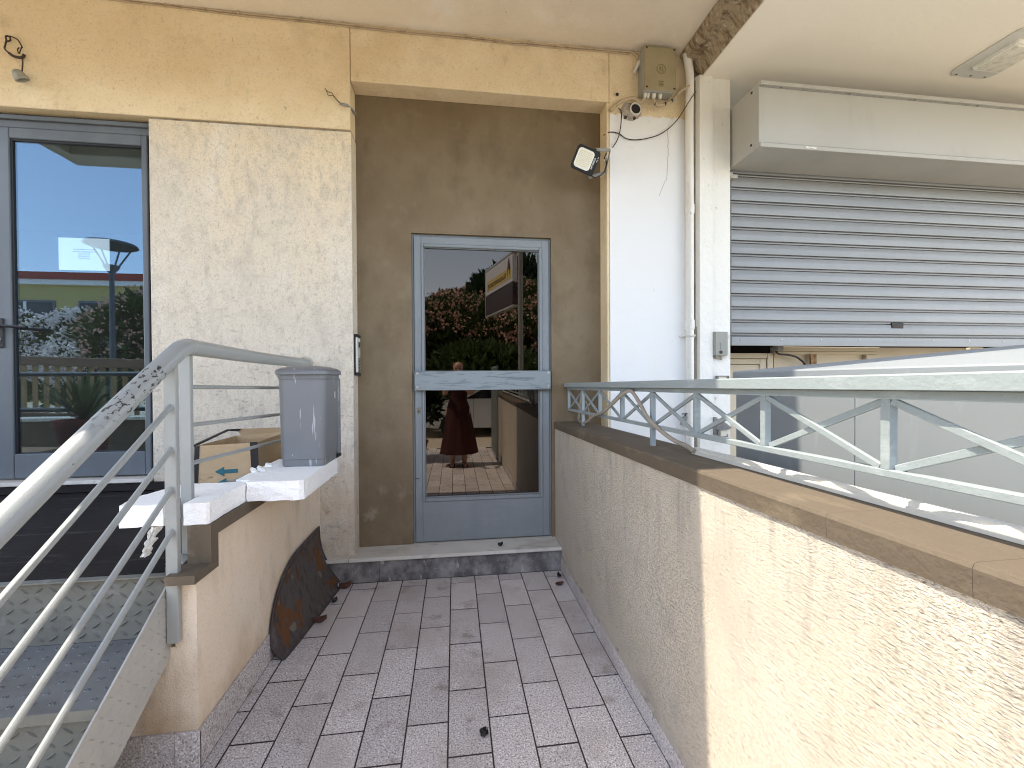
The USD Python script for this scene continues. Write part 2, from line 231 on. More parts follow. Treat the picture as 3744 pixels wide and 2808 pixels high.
def loft(sections, cap=True):
    n, k = len(sections), len(sections[0]); V = np.concatenate(sections); F = []
    for i in range(n - 1):
        for j in range(k):
            a, b = i * k + j, i * k + (j + 1) % k
            F += [(a, b, b + k), (a, b + k, a + k)]
    if cap:
        V = np.vstack([V, np.mean(sections[0], 0), np.mean(sections[-1], 0)]); m = len(V)
        for j in range(k):
            F += [(m - 2, (j + 1) % k, j), (m - 1, (n - 1) * k + j, (n - 1) * k + (j + 1) % k)]
    mm = trimesh.Trimesh(V, F, process=False); trimesh.repair.fix_normals(mm); return mm
def rrect(cx, cy, w, d, r, z, k=5):
    P = []
    for (sx, sy, a0) in ((1, 1, 0), (-1, 1, 90), (-1, -1, 180), (1, -1, 270)):
        for i in range(k):
            a = math.radians(a0 + 90 * i / (k - 1)); P.append((cx + sx * (w / 2 - r) + r * math.cos(a), cy + sy * (d / 2 - r) + r * math.sin(a), z))
    return np.array(P)
def cyl(p0, p1, r, seg=16, r2=None): return tube([p0, p1], [r, r if r2 is None else r2], seg)
def ball(p, r, s=(1, 1, 1), sub=2):
    m = trimesh.creation.icosphere(subdivisions=sub, radius=r); m.vertices = m.vertices * np.array(s) + np.array(p); return m
def sheet(fn, nu, nv):
    V = np.array([fn(i / nu, j / nv) for i in range(nu + 1) for j in range(nv + 1)]); F = []
    for i in range(nu):
        for j in range(nv):
            a = i * (nv + 1) + j; F += [(a, a + nv + 1, a + nv + 2), (a, a + nv + 2, a + 1)]
    return trimesh.Trimesh(V, F, process=False)

used = {}
def numbered(parent, name):
    k = used.get((parent, name), 0); used[(parent, name)] = k + 1
    return name if k == 0 else f'{name}_{k:03d}'
base_of = {}
def tag(p, label=None, cat=None, group=None, kind=None):
    p = p if isinstance(p, Usd.Prim) else stage.GetPrimAtPath(p)
    for k, v in (('label', label), ('category', cat), ('group', group), ('kind', kind)):
        if v: p.SetCustomDataByKey(k, v)
def thing(name, label, cat, loc=(0, 0, 0), group=None):
    path = '/World/' + numbered('/World', name)
    x = UsdGeom.Xform.Define(stage, path); x.AddTranslateOp().Set(Gf.Vec3d(*map(float, loc)))
    base_of[path] = np.array(loc, float); tag(x.GetPrim(), label, cat, group); return path
def struct(name, loc=(0, 0, 0)):
    path = '/World/' + numbered('/World', name)
    x = UsdGeom.Xform.Define(stage, path); base_of[path] = np.zeros(3); tag(x.GetPrim(), kind='structure'); return path
def part(parent, name, mesh, m, smooth=30, label=None, kind=None):
    path = parent + '/' + numbered(parent, name); b = base_of[parent]
    base_of[path] = b
    if hasattr(mesh, 'vertices'):
        mesh = trimesh.Trimesh(np.array(mesh.vertices) - b, mesh.faces, process=False)
    usdkit.mesh(stage, path, mesh, M[m], smooth=smooth)
    tag(path, label, kind=kind); return path
def single(name, mesh, m, label=None, cat=None, group=None, kind=None, smooth=30, loc=None):
    path = '/World/' + numbered('/World', name)
    b = np.array(loc if loc is not None else np.r_[mesh.vertices[:, :2].mean(0), mesh.vertices[:, 2].min()], float)
    if kind == 'structure': b = np.zeros(3)
    g = usdkit.mesh(stage, path, trimesh.Trimesh(np.array(mesh.vertices) - b, mesh.faces, process=False), M[m], smooth=smooth)
    if np.abs(b).sum(): g.AddTranslateOp().Set(Gf.Vec3d(*map(float, b)))
    tag(path, label, cat, group, kind); base_of[path] = b; return path
def copy_of(src, name, loc, label, cat, group=None, rot=0.0, scale=1.0):
    path = '/World/' + numbered('/World', name)
    x = UsdGeom.Xform.Define(stage, path)
    p = x.GetPrim(); p.GetReferences().AddInternalReference(Sdf.Path(src)); p.SetInstanceable(True)
    x.ClearXformOpOrder()
    x.AddTransformOp(opSuffix='place').Set(Gf.Matrix4d().SetScale(scale) * Gf.Matrix4d().SetRotate(Gf.Rotation(Gf.Vec3d(0, 0, 1), rot)) * Gf.Matrix4d().SetTranslate(Gf.Vec3d(*map(float, loc))))
    tag(p, label, cat, group); return path

# ================================================================== SETTING: ground, floor
single('ground', cb(-60, 60, -60, 14, -0.35, -0.10), 'bounce_ground', kind='structure')
single('pavement', cb(-14, 14, -2.6, 6, -0.10, -0.012, .02), 'paving', kind='structure')
XL, XR, YS = -0.885, 0.735, 2.925           # passage: left wall, right wall, step front
floor = struct('floor')
part(floor, 'bed', cb(XL, XR, -2.2, YS + .05, -0.014, -0.0016), 'grout')
TW, TL = 0.1585, 0.3285                       # tile pitch
for col in range(-6, 6):
    xa, xb = -0.0325 + col * TW, -0.0325 + (col + 1) * TW
    edges = [YS, 2.673 if col % 2 else 2.840]
    while edges[-1] > -2.0: edges.append(edges[-1] - TL)
    for ya, yb in zip(edges[1:], edges[:-1]):
        x0, x1 = max(xa + .0030, XL + .011), min(xb - .0030, XR - .013)
        if x1 - x0 < .02: continue
        dz = rng.normal(0, .0006)
        part(floor, 'tile', cb(x0, x1, ya + .0036, yb - (.0036 if yb < YS else 0), -0.012, dz, .0009), 'granite', smooth=False)

# ================================================================== BUILDING
bld = thing('building', 'plastered apartment block ground floor with ochre walls and stained soffits', 'building', (0, 2.9849, 0))
yF, yB = 2.9849, 3.1250
YW = yF + .34
# left pier below the groove, and the wall running down behind the parapet
part(bld, 'pier', join(prism([(-1.8789, -.1), (-0.6665, -.1), (-0.6665, 2.9683), (-1.8789, 2.9683)], 'y', yF, YW)), 'plaster_wall', smooth=False)
part(bld, 'groove', cb(-1.8837, -0.6704, yF + .016, YW, 2.9683, 2.9857), 'dirty_gap')
part(bld, 'lintel', cb(-9.0, -0.6699, yF - .002, YW, 2.9857, 4.2, .004), 'plaster_upper')
part(bld, 'lintel', cb(-0.6665, 1.1070, yF - .001, YW, 3.3074, 4.2, .004), 'plaster_upper')
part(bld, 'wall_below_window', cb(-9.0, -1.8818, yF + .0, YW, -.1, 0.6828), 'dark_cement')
part(bld, 'far_left_wall', cb(-9.0, -4.4436, yF, YW, 0.6828 + .001, 2.9848), 'plaster_wall')
# right of the recess
part(bld, 'jamb', cb(1.0887, 1.1099, yF + .002, YW, -.1, 3.3064, .004), 'plaster_upper')
wall_r = sheet(lambda u, v: (1.1099 + u * (1.7774 - 1.1099), yF, -.1 + v * (wz(3.292 + .012 * math.sin(31 * u) * math.sin(57 * u + 1)) + .1)), 60, 1)
top_r = sheet(lambda u, v: (1.1099 + u * (1.8354 - 1.1099), yF + .001, 3.2040 + v * (4.2 - 3.2040)), 4, 4)
part(bld, 'white_wall', join(prism([(1.1099 + .0 + u * (1.7533 - 1.1099), (wz(3.292 + .010 * math.sin(23 * u) * math.sin(61 * u + 1))) if k else -.1) for k, us in ((0, [0, 1]), (1, np.linspace(1, 0, 50))) for u in us], 'y', yF - .003, YW)), 'white_wall', smooth=False)
part(bld, 'upper_wall_patch', cb(1.1099, 1.7388, yF + .002, YW - .01, 3.1847, 4.2), 'plaster_upper')
# pillar with a shadow gap beside the pipes
part(bld, 'gap', cb(1.7388, 1.8354, yF - .004, YW, -.1, 4.0), 'dirty_gap')
part(bld, 'pillar', prism([(1.7697 - .018, yF - .02), (1.7697, 2.9318), (1.8692, 2.9318), (1.8711, 2.9463), (2.0170, 2.9482), (2.0189, YW), (1.7697, YW)], 'z', -.1, 3.5228), 'white_pillar', smooth=False)
# recess wall with the door opening
op = Polygon([(-0.6762 - .05, -.1), (1.0964, -.1), (1.0964, 3.3296), (-0.6762 - .05, 3.3296)]).difference(sbox(-0.2956, -.2, 0.7110, 2.3694))
part(bld, 'recess_wall', prism(op, 'y', yB, yB + .12), 'taupe', smooth=False)
part(bld, 'recess_soffit', cb(-0.6665, 1.0887, yF + .003, yB + .01, 3.3079 - .0, 3.3296), 'plaster_upper')
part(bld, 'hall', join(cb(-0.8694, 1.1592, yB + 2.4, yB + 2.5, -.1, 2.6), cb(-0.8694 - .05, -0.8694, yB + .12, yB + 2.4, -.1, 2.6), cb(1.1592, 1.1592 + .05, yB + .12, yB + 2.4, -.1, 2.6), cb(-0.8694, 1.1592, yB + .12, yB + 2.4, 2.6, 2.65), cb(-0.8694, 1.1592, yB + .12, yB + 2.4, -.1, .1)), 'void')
# ceilings under the balcony slab
zc, zr = 3.6822, 3.5151
part(bld, 'ceiling', cb(-3.47, 1.6422, 1.62, YW, zc, zc + .10), 'plaster_ceiling')
part(bld, 'ceiling', cb(1.7900, 9.0, 1.62, YW, zr, zr + .10), 'cream_ceiling')
def fas(u, v):
    y = yF - .02 - u * (yF - 1.64)
    a = np.array([1.6422, y, zc + .004]); b = np.array([1.7929, y, zr - .001])
    n = meshkit.fbm(np.array([[y * 9, v * 3.0, 2.2]]), 4)[0] - .5
    w = math.sin(math.pi * v)
    p = a + (b - a) * v
    return (p[0] + .05 * n * w - .055 * w * (v < .55), y, p[2] + .045 * n * w + .012 * w)
part(bld, 'broken_fascia', sheet(fas, 150, 14), 'rough_render', smooth=False)
part(bld, 'balcony_slab', join(cb(-3.6, 9.0, 1.385, 1.62, 3.42, 3.86, .008), cb(-3.6, 9.0, 1.62, YW, zc + .11, 3.86), cb(-3.6, -3.48, 1.62, yF - .003, 3.42, zc + .105)), 'plaster_ceiling')
part(bld, 'upper_wall', cb(-9, 9, yF, YW, 4.21, 10), 'plaster_wall')

# ================================================================== STEP, THRESHOLD
step = thing('doorstep', 'veined white marble step with dark grey marble riser before the glazed door', 'step', (0, YS, 0))
sz = 0.1631
part(step, 'riser', cb(XL + .0, -0.5023, YS + .012, YS + .06, -.01, sz - .026, .001), 'dark_marble', smooth=False, label='lighter grey riser slab at the left end')
part(step, 'riser', cb(-0.5023 + .002, XR, YS + .010, YS + .06, -.01, sz - .026, .001), 'dark_marble', smooth=False)
part(step, 'tread', cb(XL, -0.6955, YS - .004, yF + .05, sz - .024, sz, .004), 'marble')
part(step, 'tread', cb(-0.6955 + .0025, XR, YS - .006, yB + .11, sz - .024, sz + .0005, .004), 'marble')
part(step, 'core', cb(XL, XR, YS + .06, yB + .10, -.05, sz - .025), 'mortar')

# ================================================================== ENTRANCE DOOR
yd = 3.1588
door = thing('entrance_door', 'blue grey painted door with two dark glass panes behind a bolted wooden plank', 'door', (0.2029, yd, sz))
fx0, fx1, fz1 = -0.2956, 0.7110, 2.3694
part(door, 'frame', join(cb(fx0 + .001, fx0 + .013, yB + .022, yd + .06, sz, fz1 - .001), cb(fx1 - .013, fx1 - .001, yB + .022, yd + .06, sz, fz1 - .001), cb(fx0 + .013, fx1 - .013, yB + .024, yd + .06, fz1 - .014, fz1 - .001)), 'door_paint', smooth=False)
def ring(x0, x1, z0, z1, X0, X1, Z0, Z1, ya, yb, c=.002):
    return join(cb(x0, X0, ya, yb, z0, z1, c), cb(X1, x1, ya, yb, z0, z1, c), cb(X0, X1, ya, yb, Z1, z1, c), cb(X0, X1, ya, yb, z0, Z0, c))
lx0, lx1, lz0, lz1 = fx0 + .016, fx1 - .016, sz + .008, fz1 - .018
gx0_, gx1_, gz0, gz1 = -0.2299, 0.6443, 0.4587, 2.2999
part(door, 'stile', cb(lx0, gx0_, yd - .022, yd + .02, lz0, lz1, .002), 'door_paint')
part(door, 'stile', cb(gx1_, lx1, yd - .022, yd + .02, lz0, lz1, .002), 'door_paint')
part(door, 'top_rail', cb(gx0_, gx1_, yd - .0215, yd + .02, gz1, lz1, .002), 'door_paint')
part(door, 'bottom_panel', cb(gx0_, gx1_, yd - .0215, yd + .02, lz0, gz0, .002), 'door_paint')
part(door, 'middle_rail', cb(gx0_, gx1_, yd - .018, yd + .02, 1.2720, 1.3783, .002), 'door_paint')
part(door, 'glazing_bead', ring(gx0_, gx1_, gz0, gz1, gx0_ + .018, gx1_ - .022, gz0 + .026, gz1 - .022, yd - .030, yd - .0, .004), 'door_paint')
part(door, 'glazing_bead', ring(gx0_ + .0181, gx1_ - .0221, gz0 + .0261, gz1 - .0221, gx0_ + .024, gx1_ - .028, gz0 + .032, gz1 - .028, yd - .014, yd + .0, .001), 'door_paint')
part(door, 'pane', cb(gx0_ + .02, gx1_ - .024, yd - .0005, yd + .004, gz0 + .028, 1.2720), 'door_glass', smooth=False)
part(door, 'pane', cb(gx0_ + .02, gx1_ - .024, yd - .0005, yd + .004, 1.3783, gz1 - .024), 'door_glass', smooth=False)
plank = part(door, 'plank', cb(-0.2782, 0.6984, yd - .064, yd - .0305, 1.2566, 1.3947, .003), 'plank_paint')
for bx in (-.268, .705):
    for bz in (1.377, 1.277):
        part(plank, 'bolt', join(ball((wx(bx), yd - .0645, wz(bz)), .008, (1, .55, 1), 2), cyl((wx(bx), yd - .063, wz(bz)), (wx(bx), yd - .0665, wz(bz)), .012)), 'steel')
key = part(door, 'lock_plate', hull(np.vstack([rrect(-0.2531, 0, .022, .042, .009, 0)[:, [0, 2, 1]] + [0, yd - .0225, 1.1126], rrect(-0.2531, 0, .018, .038, .008, 0)[:, [0, 2, 1]] + [0, yd - .027, 1.1126]])), 'rust')
part(key, 'keyhole', cyl((-0.2531, yd - .0265, 1.1098), (-0.2531, yd - .0285, 1.1098), .006), 'black')
part(door, 'drip_rail', cb(-0.2801, -0.2531, yd - .026, yd - .022, 0.6268, 0.6306), 'black')

# ================================================================== GLAZED SHOP DOOR (left)
yw = 3.0526
sd = thing('shop_door', 'dark grey aluminium glazed door reflecting blue sky and flowering shrubs', 'door', (-2.3184, yw, 0.7214))
fr = part(sd, 'frame', join(cb(-4.4436, -1.8808, yw - .012, yw + .08, 2.8901, 2.9645, .003), cb(-1.9185, -1.8808, yw - .010, yw + .08, 0.7214, 2.8891, .003), cb(-4.4436, -1.8837, yw + .01, yw + .08, 2.9645, 3.0012)), 'dark_frame')
part(sd, 'frame_lip', cb(-4.4436, -1.8827, yw - .03, yw - .013, 2.9355, 2.9606, .003), 'dark_frame')
def leaf(x0, x1, first):
    a, b = x0 + .085, x1 - .034
    zt, zb = 2.8225, 0.8876
    part(sd, 'stile', cb(x0, a, yw - .022, yw + .03, 0.7369, 2.8872, .004), 'dark_frame')
    part(sd, 'stile', cb(b, x1, yw - .022, yw + .03, 0.7369, 2.8872, .004), 'dark_frame')
    part(sd, 'top_rail', cb(a, b, yw - .0215, yw + .03, zt, 2.8872, .004), 'dark_frame')
    part(sd, 'bottom_rail', cb(a, b, yw - .0215, yw + .03, 0.7369, zb, .004), 'dark_frame')
    part(sd, 'gasket', ring(a, b, zb, zt, a + .012, b - .005, zb + .006, zt - .012, yw - .012, yw + .01, .001), 'black')
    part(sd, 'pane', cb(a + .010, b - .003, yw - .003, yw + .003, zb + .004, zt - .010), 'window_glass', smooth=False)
leaf(-2.7705, -1.9204, True)
leaf(-3.6708, -2.7763, False)
hx = -2.7454
plate = part(sd, 'handle_plate', cb(hx - .022, hx + .022, yw - .032, yw - .0225, 1.5406, 1.7212, .004), 'black')
part(plate, 'handle', tube(smooth_path([(hx, yw - .03, 1.6710), (hx + .0, yw - .075, 1.6710), (hx + .03, yw - .085, 1.6700), (hx + .19, yw - .080, 1.6604)], 5), .0095, 10), 'black_gloss')
part(plate, 'keyhole', join(cyl((hx + .002, yw - .0325, 1.5937), (hx + .002, yw - .036, 1.5937), .0095), cb(hx - .004, hx + .008, yw - .0355, yw - .0325, 1.5696, 1.5908)), 'steel')
part(sd, 'threshold', cb(-4.4436, -1.8837, yF - .028, yw + .06, 0.7021, 0.7272, .004), 'marble', label='chipped pale marble sill')
part(sd, 'sill_riser', cb(-4.4436, -1.7968, yF - .022, yF - .001, 0.6538, 0.7011), 'dark_cement')
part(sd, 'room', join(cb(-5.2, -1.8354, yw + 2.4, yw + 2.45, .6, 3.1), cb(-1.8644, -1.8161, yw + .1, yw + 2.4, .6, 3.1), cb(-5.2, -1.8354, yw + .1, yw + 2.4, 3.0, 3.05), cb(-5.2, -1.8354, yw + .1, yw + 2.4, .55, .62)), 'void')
# notice taped inside the glass, printed side facing in
nx0, nx1, nz0, nz1 = -2.4459, -2.1600, 2.0313, 2.2332
note = thing('paper_notice', 'white paper notice with mirrored printed lines stuck inside the left glazed door', 'notice', ((nx0 + nx1) / 2, yw + .004, nz0))
part(note, 'sheet', cb(nx0, nx1, yw + .0042, yw + .005, nz0, nz1), 'paper', smooth=False)
def mirrored(text, cx, y, z, h):
    t = meshkit.text_mesh(text, h, .0004)
    v = t.vertices; w = v[:, 0].max()
    V = np.stack([cx + w / 2 - v[:, 0], y - v[:, 2], z + v[:, 1]], 1)
    return trimesh.Trimesh(V, t.faces[:, ::-1], process=False)
for i, s_ in enumerate(['Λόγω των ανακαινίσεων,', 'Για πληροφορίες καλέστε', '6947512452', '2298042988', '2298076292']):
    part(note, 'printed_line', mirrored(s_, (nx0 + nx1) / 2, yw + .0041, nz1 - .074 - i * .0142, .0075), 'ink', smooth=False)

# ================================================================== LEFT PARAPET
lp = thing('left_parapet', 'low rough cream plastered wall left of the tiled passage, brown stepped coping', 'wall', (XL, 1.61, 0))
prof = [(1.61, -.05), (yF, -.05), (yF, .776), (1.70, .776), (1.70, .655), (1.61, .655)]
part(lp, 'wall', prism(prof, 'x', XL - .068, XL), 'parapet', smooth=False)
part(lp, 'coping', join(prism([(1.556, .654), (1.7035, .654), (1.7035, .684), (1.556, .684)], 'x', XL - .068, XL + .025), prism([(1.655, .6845), (1.7035, .6845), (1.7035, .7755), (1.79, .7755), (1.79, .823), (1.655, .823)], 'x', XL - .052, XL + .025), prism([(1.791, .7755), (yF - .002, .7755), (yF - .002, .823), (1.791, .823)], 'x', XL - .115, XL + .025)), 'cement_cap', smooth=False)
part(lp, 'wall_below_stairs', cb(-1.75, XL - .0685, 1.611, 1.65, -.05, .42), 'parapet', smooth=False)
part(lp, 'skirting_tile', cb(-1.75, XL - .069, 1.599, 1.6105, -.002, .127, .002), 'granite', smooth=False)
part(lp, 'foot_block', cb(-1.004, XL - .0685, 1.645, 1.79, .60, .6838), 'cement_cap')
sy = yF
for i, (a, b) in enumerate([(1.600, 1.907), (1.910, 2.217), (2.22, 2.527), (2.53, 2.92)]):
    part(lp, 'skirting_tile', cb(XL + .0005, XL + .010, a, b, -.002, .128 + rng.normal(0, .001), .002), 'granite', smooth=False)
part(lp, 'skirting_tile', cb(XL - .068, XL + .010, 1.597, 1.6095, -.002, .128, .002), 'granite', smooth=False)

# ================================================================== RIGHT PARAPET
rp = thing('right_parapet', 'long combed cream plaster wall right of the passage with brown cement coping', 'wall', (XR, 1.0, 0))
def zb(y): return 1.0255 - .019 * y
W0, W1, YN, YE = XR, XR + .19, -2.1, yB
shadow_split = 1.9
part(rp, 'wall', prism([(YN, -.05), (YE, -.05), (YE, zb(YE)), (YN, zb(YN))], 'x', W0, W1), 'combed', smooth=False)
segs = [YE, 1.66, 1.18, 1.03, .765, .52, .27, 0, -.3, -.7, -1.2, YN]
for a, b in zip(segs[1:], segs[:-1]):
    nn = max(2, int((b - a) / .03))
    secs = []
    for yv in np.linspace(a + .0003, b - .0003, nn):
        z0_, z1_ = zb(yv), zb(yv) + .051
        j = (meshkit.fbm(np.array([[yv * 6, .3, 9.1], [yv * 6, 4.3, 1.1]]), 3) - .5) * .008
        secs.append(np.array([(W0 - .005 + j[0] * .4, yv, z0_), (W0 - .007 + j[0] * .4, yv, z1_ - .009), (W0 - .003 + j[0] * .4, yv, z1_ - .002 + j[1] * .3), (W0 + .004, yv, z1_), (W1 + .034, yv, z1_), (W1 + .036, yv, z0_)]))
    part(rp, 'coping', loft(secs), 'cement_cap', smooth=25)
ys = YS
k = 0
while ys > -2.0:
    t = .30
    part(rp, 'skirting_tile', cb(XR - .011, XR - .0005, ys - t + .001, ys - .001, -.002, .079 + rng.normal(0, .0012), .002), 'granite', smooth=False)
    part(rp, 'mortar_fillet', prism([(XR - .010, .0785), (XR, .0785), (XR, .094 + .006 * rng.random())], 'y', ys - t, ys), 'mortar', smooth=False)
    ys -= t; k += 1

# ================================================================== LANDING AND STAIRS
land = thing('landing', 'dark worn cement landing before the glazed shop door', 'landing', (-3, 2.3, 0))
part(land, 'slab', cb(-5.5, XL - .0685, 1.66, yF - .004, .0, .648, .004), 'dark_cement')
st = thing('steel_staircase', 'grey painted checker plate steel staircase at lower left of the entrance', 'staircase', (-1.5, 1.3, 0))
SX = -.972
zl = .652
rises = [(.652, .436), (.436, .220), (.220, -.1)]
fronts = [1.655, 1.325, .995]
def lozenges(fn, nu, nv, su, sv, L=.024, Wd=.0055, h=.0035, skip=None):
    """raised lozenges over a plane: fn(u, v, h) maps metres to space"""
    out = []
    for i in range(nu):
        for j in range(nv):
            u, v = (i + .5) * su, (j + .5) * sv
            a = math.radians(35 if (i + j) % 2 else -38)
            if skip and skip(u, v): continue
            ca, sa = math.cos(a), math.sin(a)
            q = lambda p, w, hh: fn(u + p * ca - w * sa, v + p * sa + w * ca, hh)
            V = [q(-L / 2, 0, 0), q(-L / 5, Wd / 2, 0), q(L / 5, Wd / 2, 0), q(L / 2, 0, 0), q(L / 5, -Wd / 2, 0), q(-L / 5, -Wd / 2, 0), q(-L / 5, 0, h), q(L / 5, 0, h)]
            Fc = [(0, 6, 1), (1, 6, 7), (1, 7, 2), (2, 7, 3), (3, 7, 4), (4, 7, 6), (4, 6, 5), (5, 6, 0)]
            m_ = trimesh.Trimesh(V, Fc, process=False)
            out.append(m_)
    m_ = join(out)
    return m_
for (zt, zb_), yf in zip(rises, fronts):
    r_ = part(st, 'riser', cb(-2.6, SX - .0035, yf, yf + .004, max(zb_, -.01), zt - .0045), 'plate_paint')
    part(r_, 'tread_pattern', lozenges(lambda u, v, h: (SX - .02 - u, yf - .0003 - h, zt - .012 - v), 37, int((zt - max(zb_, 0)) / .033), .043, .033, L=.034, Wd=.008), 'plate_paint', kind='stuff')
for (zt, yb_, yf) in ((.436, 1.655, 1.325), (.220, 1.325, .995)):
    t_ = part(st, 'tread', cb(-2.6, SX - .0035, yf - .012, yb_ - .001, zt - .004, zt, .0012), 'tread_paint')
    part(t_, 'nosing', cb(-2.6, SX - .0036, yf - .016, yf - .0125, zt - .03, zt + .0005, .001), 'plate_paint')
    rings_ = []
    for i in range(30):
        for j in range(7):
            u, v = -1.01 - i * .052, yf + .025 + j * .046
            P0 = [(u + .0085 * math.cos(a), v + .0085 * math.sin(a), zt - .0002) for a in np.arange(8) * math.pi / 4]
            P1 = [(u + .0055 * math.cos(a), v + .0055 * math.sin(a), zt + .0034) for a in np.arange(8) * math.pi / 4]
            P2 = [(u + .0035 * math.cos(a), v + .0035 * math.sin(a), zt + .0006) for a in np.arange(8) * math.pi / 4]
            V = np.array(P0 + P1 + P2); Fq = []
            for s_ in (0, 8):
                for q in range(8):
                    a, b = s_ + q, s_ + (q + 1) % 8
                    Fq += [(a, b, b + 8), (a, b + 8, a + 8)]
            Fq += [(16, 16 + q, 16 + q + 1) for q in range(1, 7)]
            rings_.append(trimesh.Trimesh(V, Fq, process=False))
    part(t_, 'tread_pattern', join(rings_), 'tread_paint', kind='stuff')
    part(t_, 'tread_ribs', lozenges(lambda u, v, h: (-1.036 - u, yf + .002 + v, zt - .0003 + h), 29, 6, .052, .046, L=.034, Wd=.005), 'tread_paint', kind='stuff')
part(st, 'edge_plate', cb(-2.6, SX - .004, 1.640, 1.668, .650, .6545), 'plate_paint', label='bent top edge of the checker plate')
# stringer: a plate sloping down towards the street
sl = .715
yA, zA = 1.632, .661
Lz = .245
poly = [(yA, zA), (yA, zA - Lz - .005), (yA - .04, zA - Lz - .03)]
yb2 = .55
poly = [(yA, zA), (yA - 1.0, zA - 1.0 * sl), (yA - 1.0, -.02), (.98 + .0, -.02)]
poly = [(yA, zA), (yA - .93, zA - .93 * sl), (yA - .93, -.012), (yA - .93 + .28, -.012), (yA, zA - .257)]
sgr = part(st, 'stringer', prism(poly, 'x', SX - .003, SX + .003), 'stringer_paint', smooth=False)
def skipf(u, v):
    y = yA - u; z = zA - .01 - v
    return not (z < zA - u * sl - .012 and z > max(zA - .257 - (u) * (zA - .257 + .012) / .65 + .012, .0))
part(sgr, 'tread_pattern', lozenges(lambda u, v, h: (SX + .0031 + h, yA - u, zA - .01 - v), 27, 20, .033, .033, L=.026, Wd=.0045, h=.0026, skip=skipf), 'stringer_paint', kind='stuff')

# ================================================================== STAIR RAILING
hr = thing('stair_railing', 'grey painted tubular handrail with thin round bars beside the steel staircase', 'railing', (-.95, 1.7, .69))
px0, px1 = -.966, -.928
part(hr, 'post', join(cb(px0, px1, 1.585, 1.605, .445, 1.425, .002)), 'stair_paint')
part(hr, 'post', join(cb(-.999, -.962, 1.728, 1.748, .692, 1.445, .002)), 'stair_paint')
part(hr, 'base_plate', cb(-1.01, -.951, 1.655, 1.752, .6845, .692, .002), 'stair_paint')
tb = [(-.945, .30, .525), (-.945, 1.035, 1.030), (-.945, 1.50, 1.348), (-.9455, 1.60, 1.413), (-.947, 1.645, 1.440), (-.951, 1.695, 1.452), (-.957, 1.76, 1.454), (-.978, 2.3, 1.447), (-.965, yF + .01, 1.443)]
path = np.vstack([np.linspace(tb[0], tb[2], 12), smooth_path(tb[2:], 6)[1:]])
part(hr, 'handrail', tube(path, .0295, 20), 'tube_paint')
for (y0_, z0_), (y1_, z1_) in [((1.033, .873), (1.603, 1.256)), ((1.030, .719), (1.597, 1.109)), ((1.027, .571), (1.592, .972)), ((1.092, .467), (1.590, .829))]:
    d = (z1_ - z0_) / (y1_ - y0_)
    part(hr, 'bar', cyl((-.945, .30, z0_ + (.30 - y0_) * d), (-.945, y1_, z1_), .0088, 12), 'stair_paint')
for za, zb2 in ((1.309, 1.292), (1.167, 1.139), (1.023, .990), (.892, .868)):
    part(hr, 'bar', cyl((-.981, 1.745, za), (-.975, yF - .001, zb2 - .01), .0082, 10), 'stair_paint')
part(hr, 'wall_flange', cyl((-.965, yF - .006, 1.443), (-.965, yF - .0005, 1.443), .045, 18), 'mortar')

# ================================================================== RIGHT RAILING
rr = thing('parapet_railing', 'grey green flat topped railing with crossed diagonal bars on the right parapet', 'railing', (.839, 1.0, 1.04))
RX = .839
def rz(y): return 1.3165 - .0143 * y
def bz_(y): return 1.1555 - .016 * y
J = 1.937
def railseg(a, b):
    V = []
    for y in (a, b):
        for (x, z) in ((-.035, .001), (-.035, .027), (-.032, .030), (.037, .030), (.040, .027), (.040, .001), (.039, 0), (-.034, 0)):
            V.append((RX + x, y, rz(y) + z))
    return hull(V)
part(rr, 'top_rail', railseg(J + .0018, yB - .002), 'rail_paint', smooth=20)
part(rr, 'top_rail', railseg(-1.6, J - .0018), 'rail_paint', smooth=20)
part(rr, 'flat_bar', bar((RX, -1.6, rz(-1.6) - .009), (RX, yB - .004, rz(yB) - .009), .024, .018), 'rail_paint')
part(rr, 'bottom_rail', bar((RX, -1.6, bz_(-1.6)), (RX, yB - .003, bz_(yB)), .020, .016), 'rail_paint')
PY = [yB - .012] + [2.761 - .3373 * i for i in range(13)]
for i, y in enumerate(PY):
    low = 1.0 if False else bz_(y)
    foot = i in (1, 4, 7, 10, 13)
    part(rr, 'upright', cb(RX - .0095, RX + .0095, y - .0095, y + .0095, (zb(y) + .0505) if foot and i not in (7,) else bz_(y) + .007, rz(y) - .017, .0012), 'rail_paint')
for ya, yc in zip(PY[1:], PY[:-1]):
    if ya < -1.5: continue
    e = .012
    part(rr, 'diagonal', bar((RX - .004, ya + e, bz_(ya) + .010), (RX - .004, yc - e, rz(yc) - .022), .009, .014), 'rail_paint')
    part(rr, 'diagonal', bar((RX + .005, ya + e, rz(ya) - .022), (RX + .005, yc - e, bz_(yc) + .010), .009, .014), 'rail_paint')

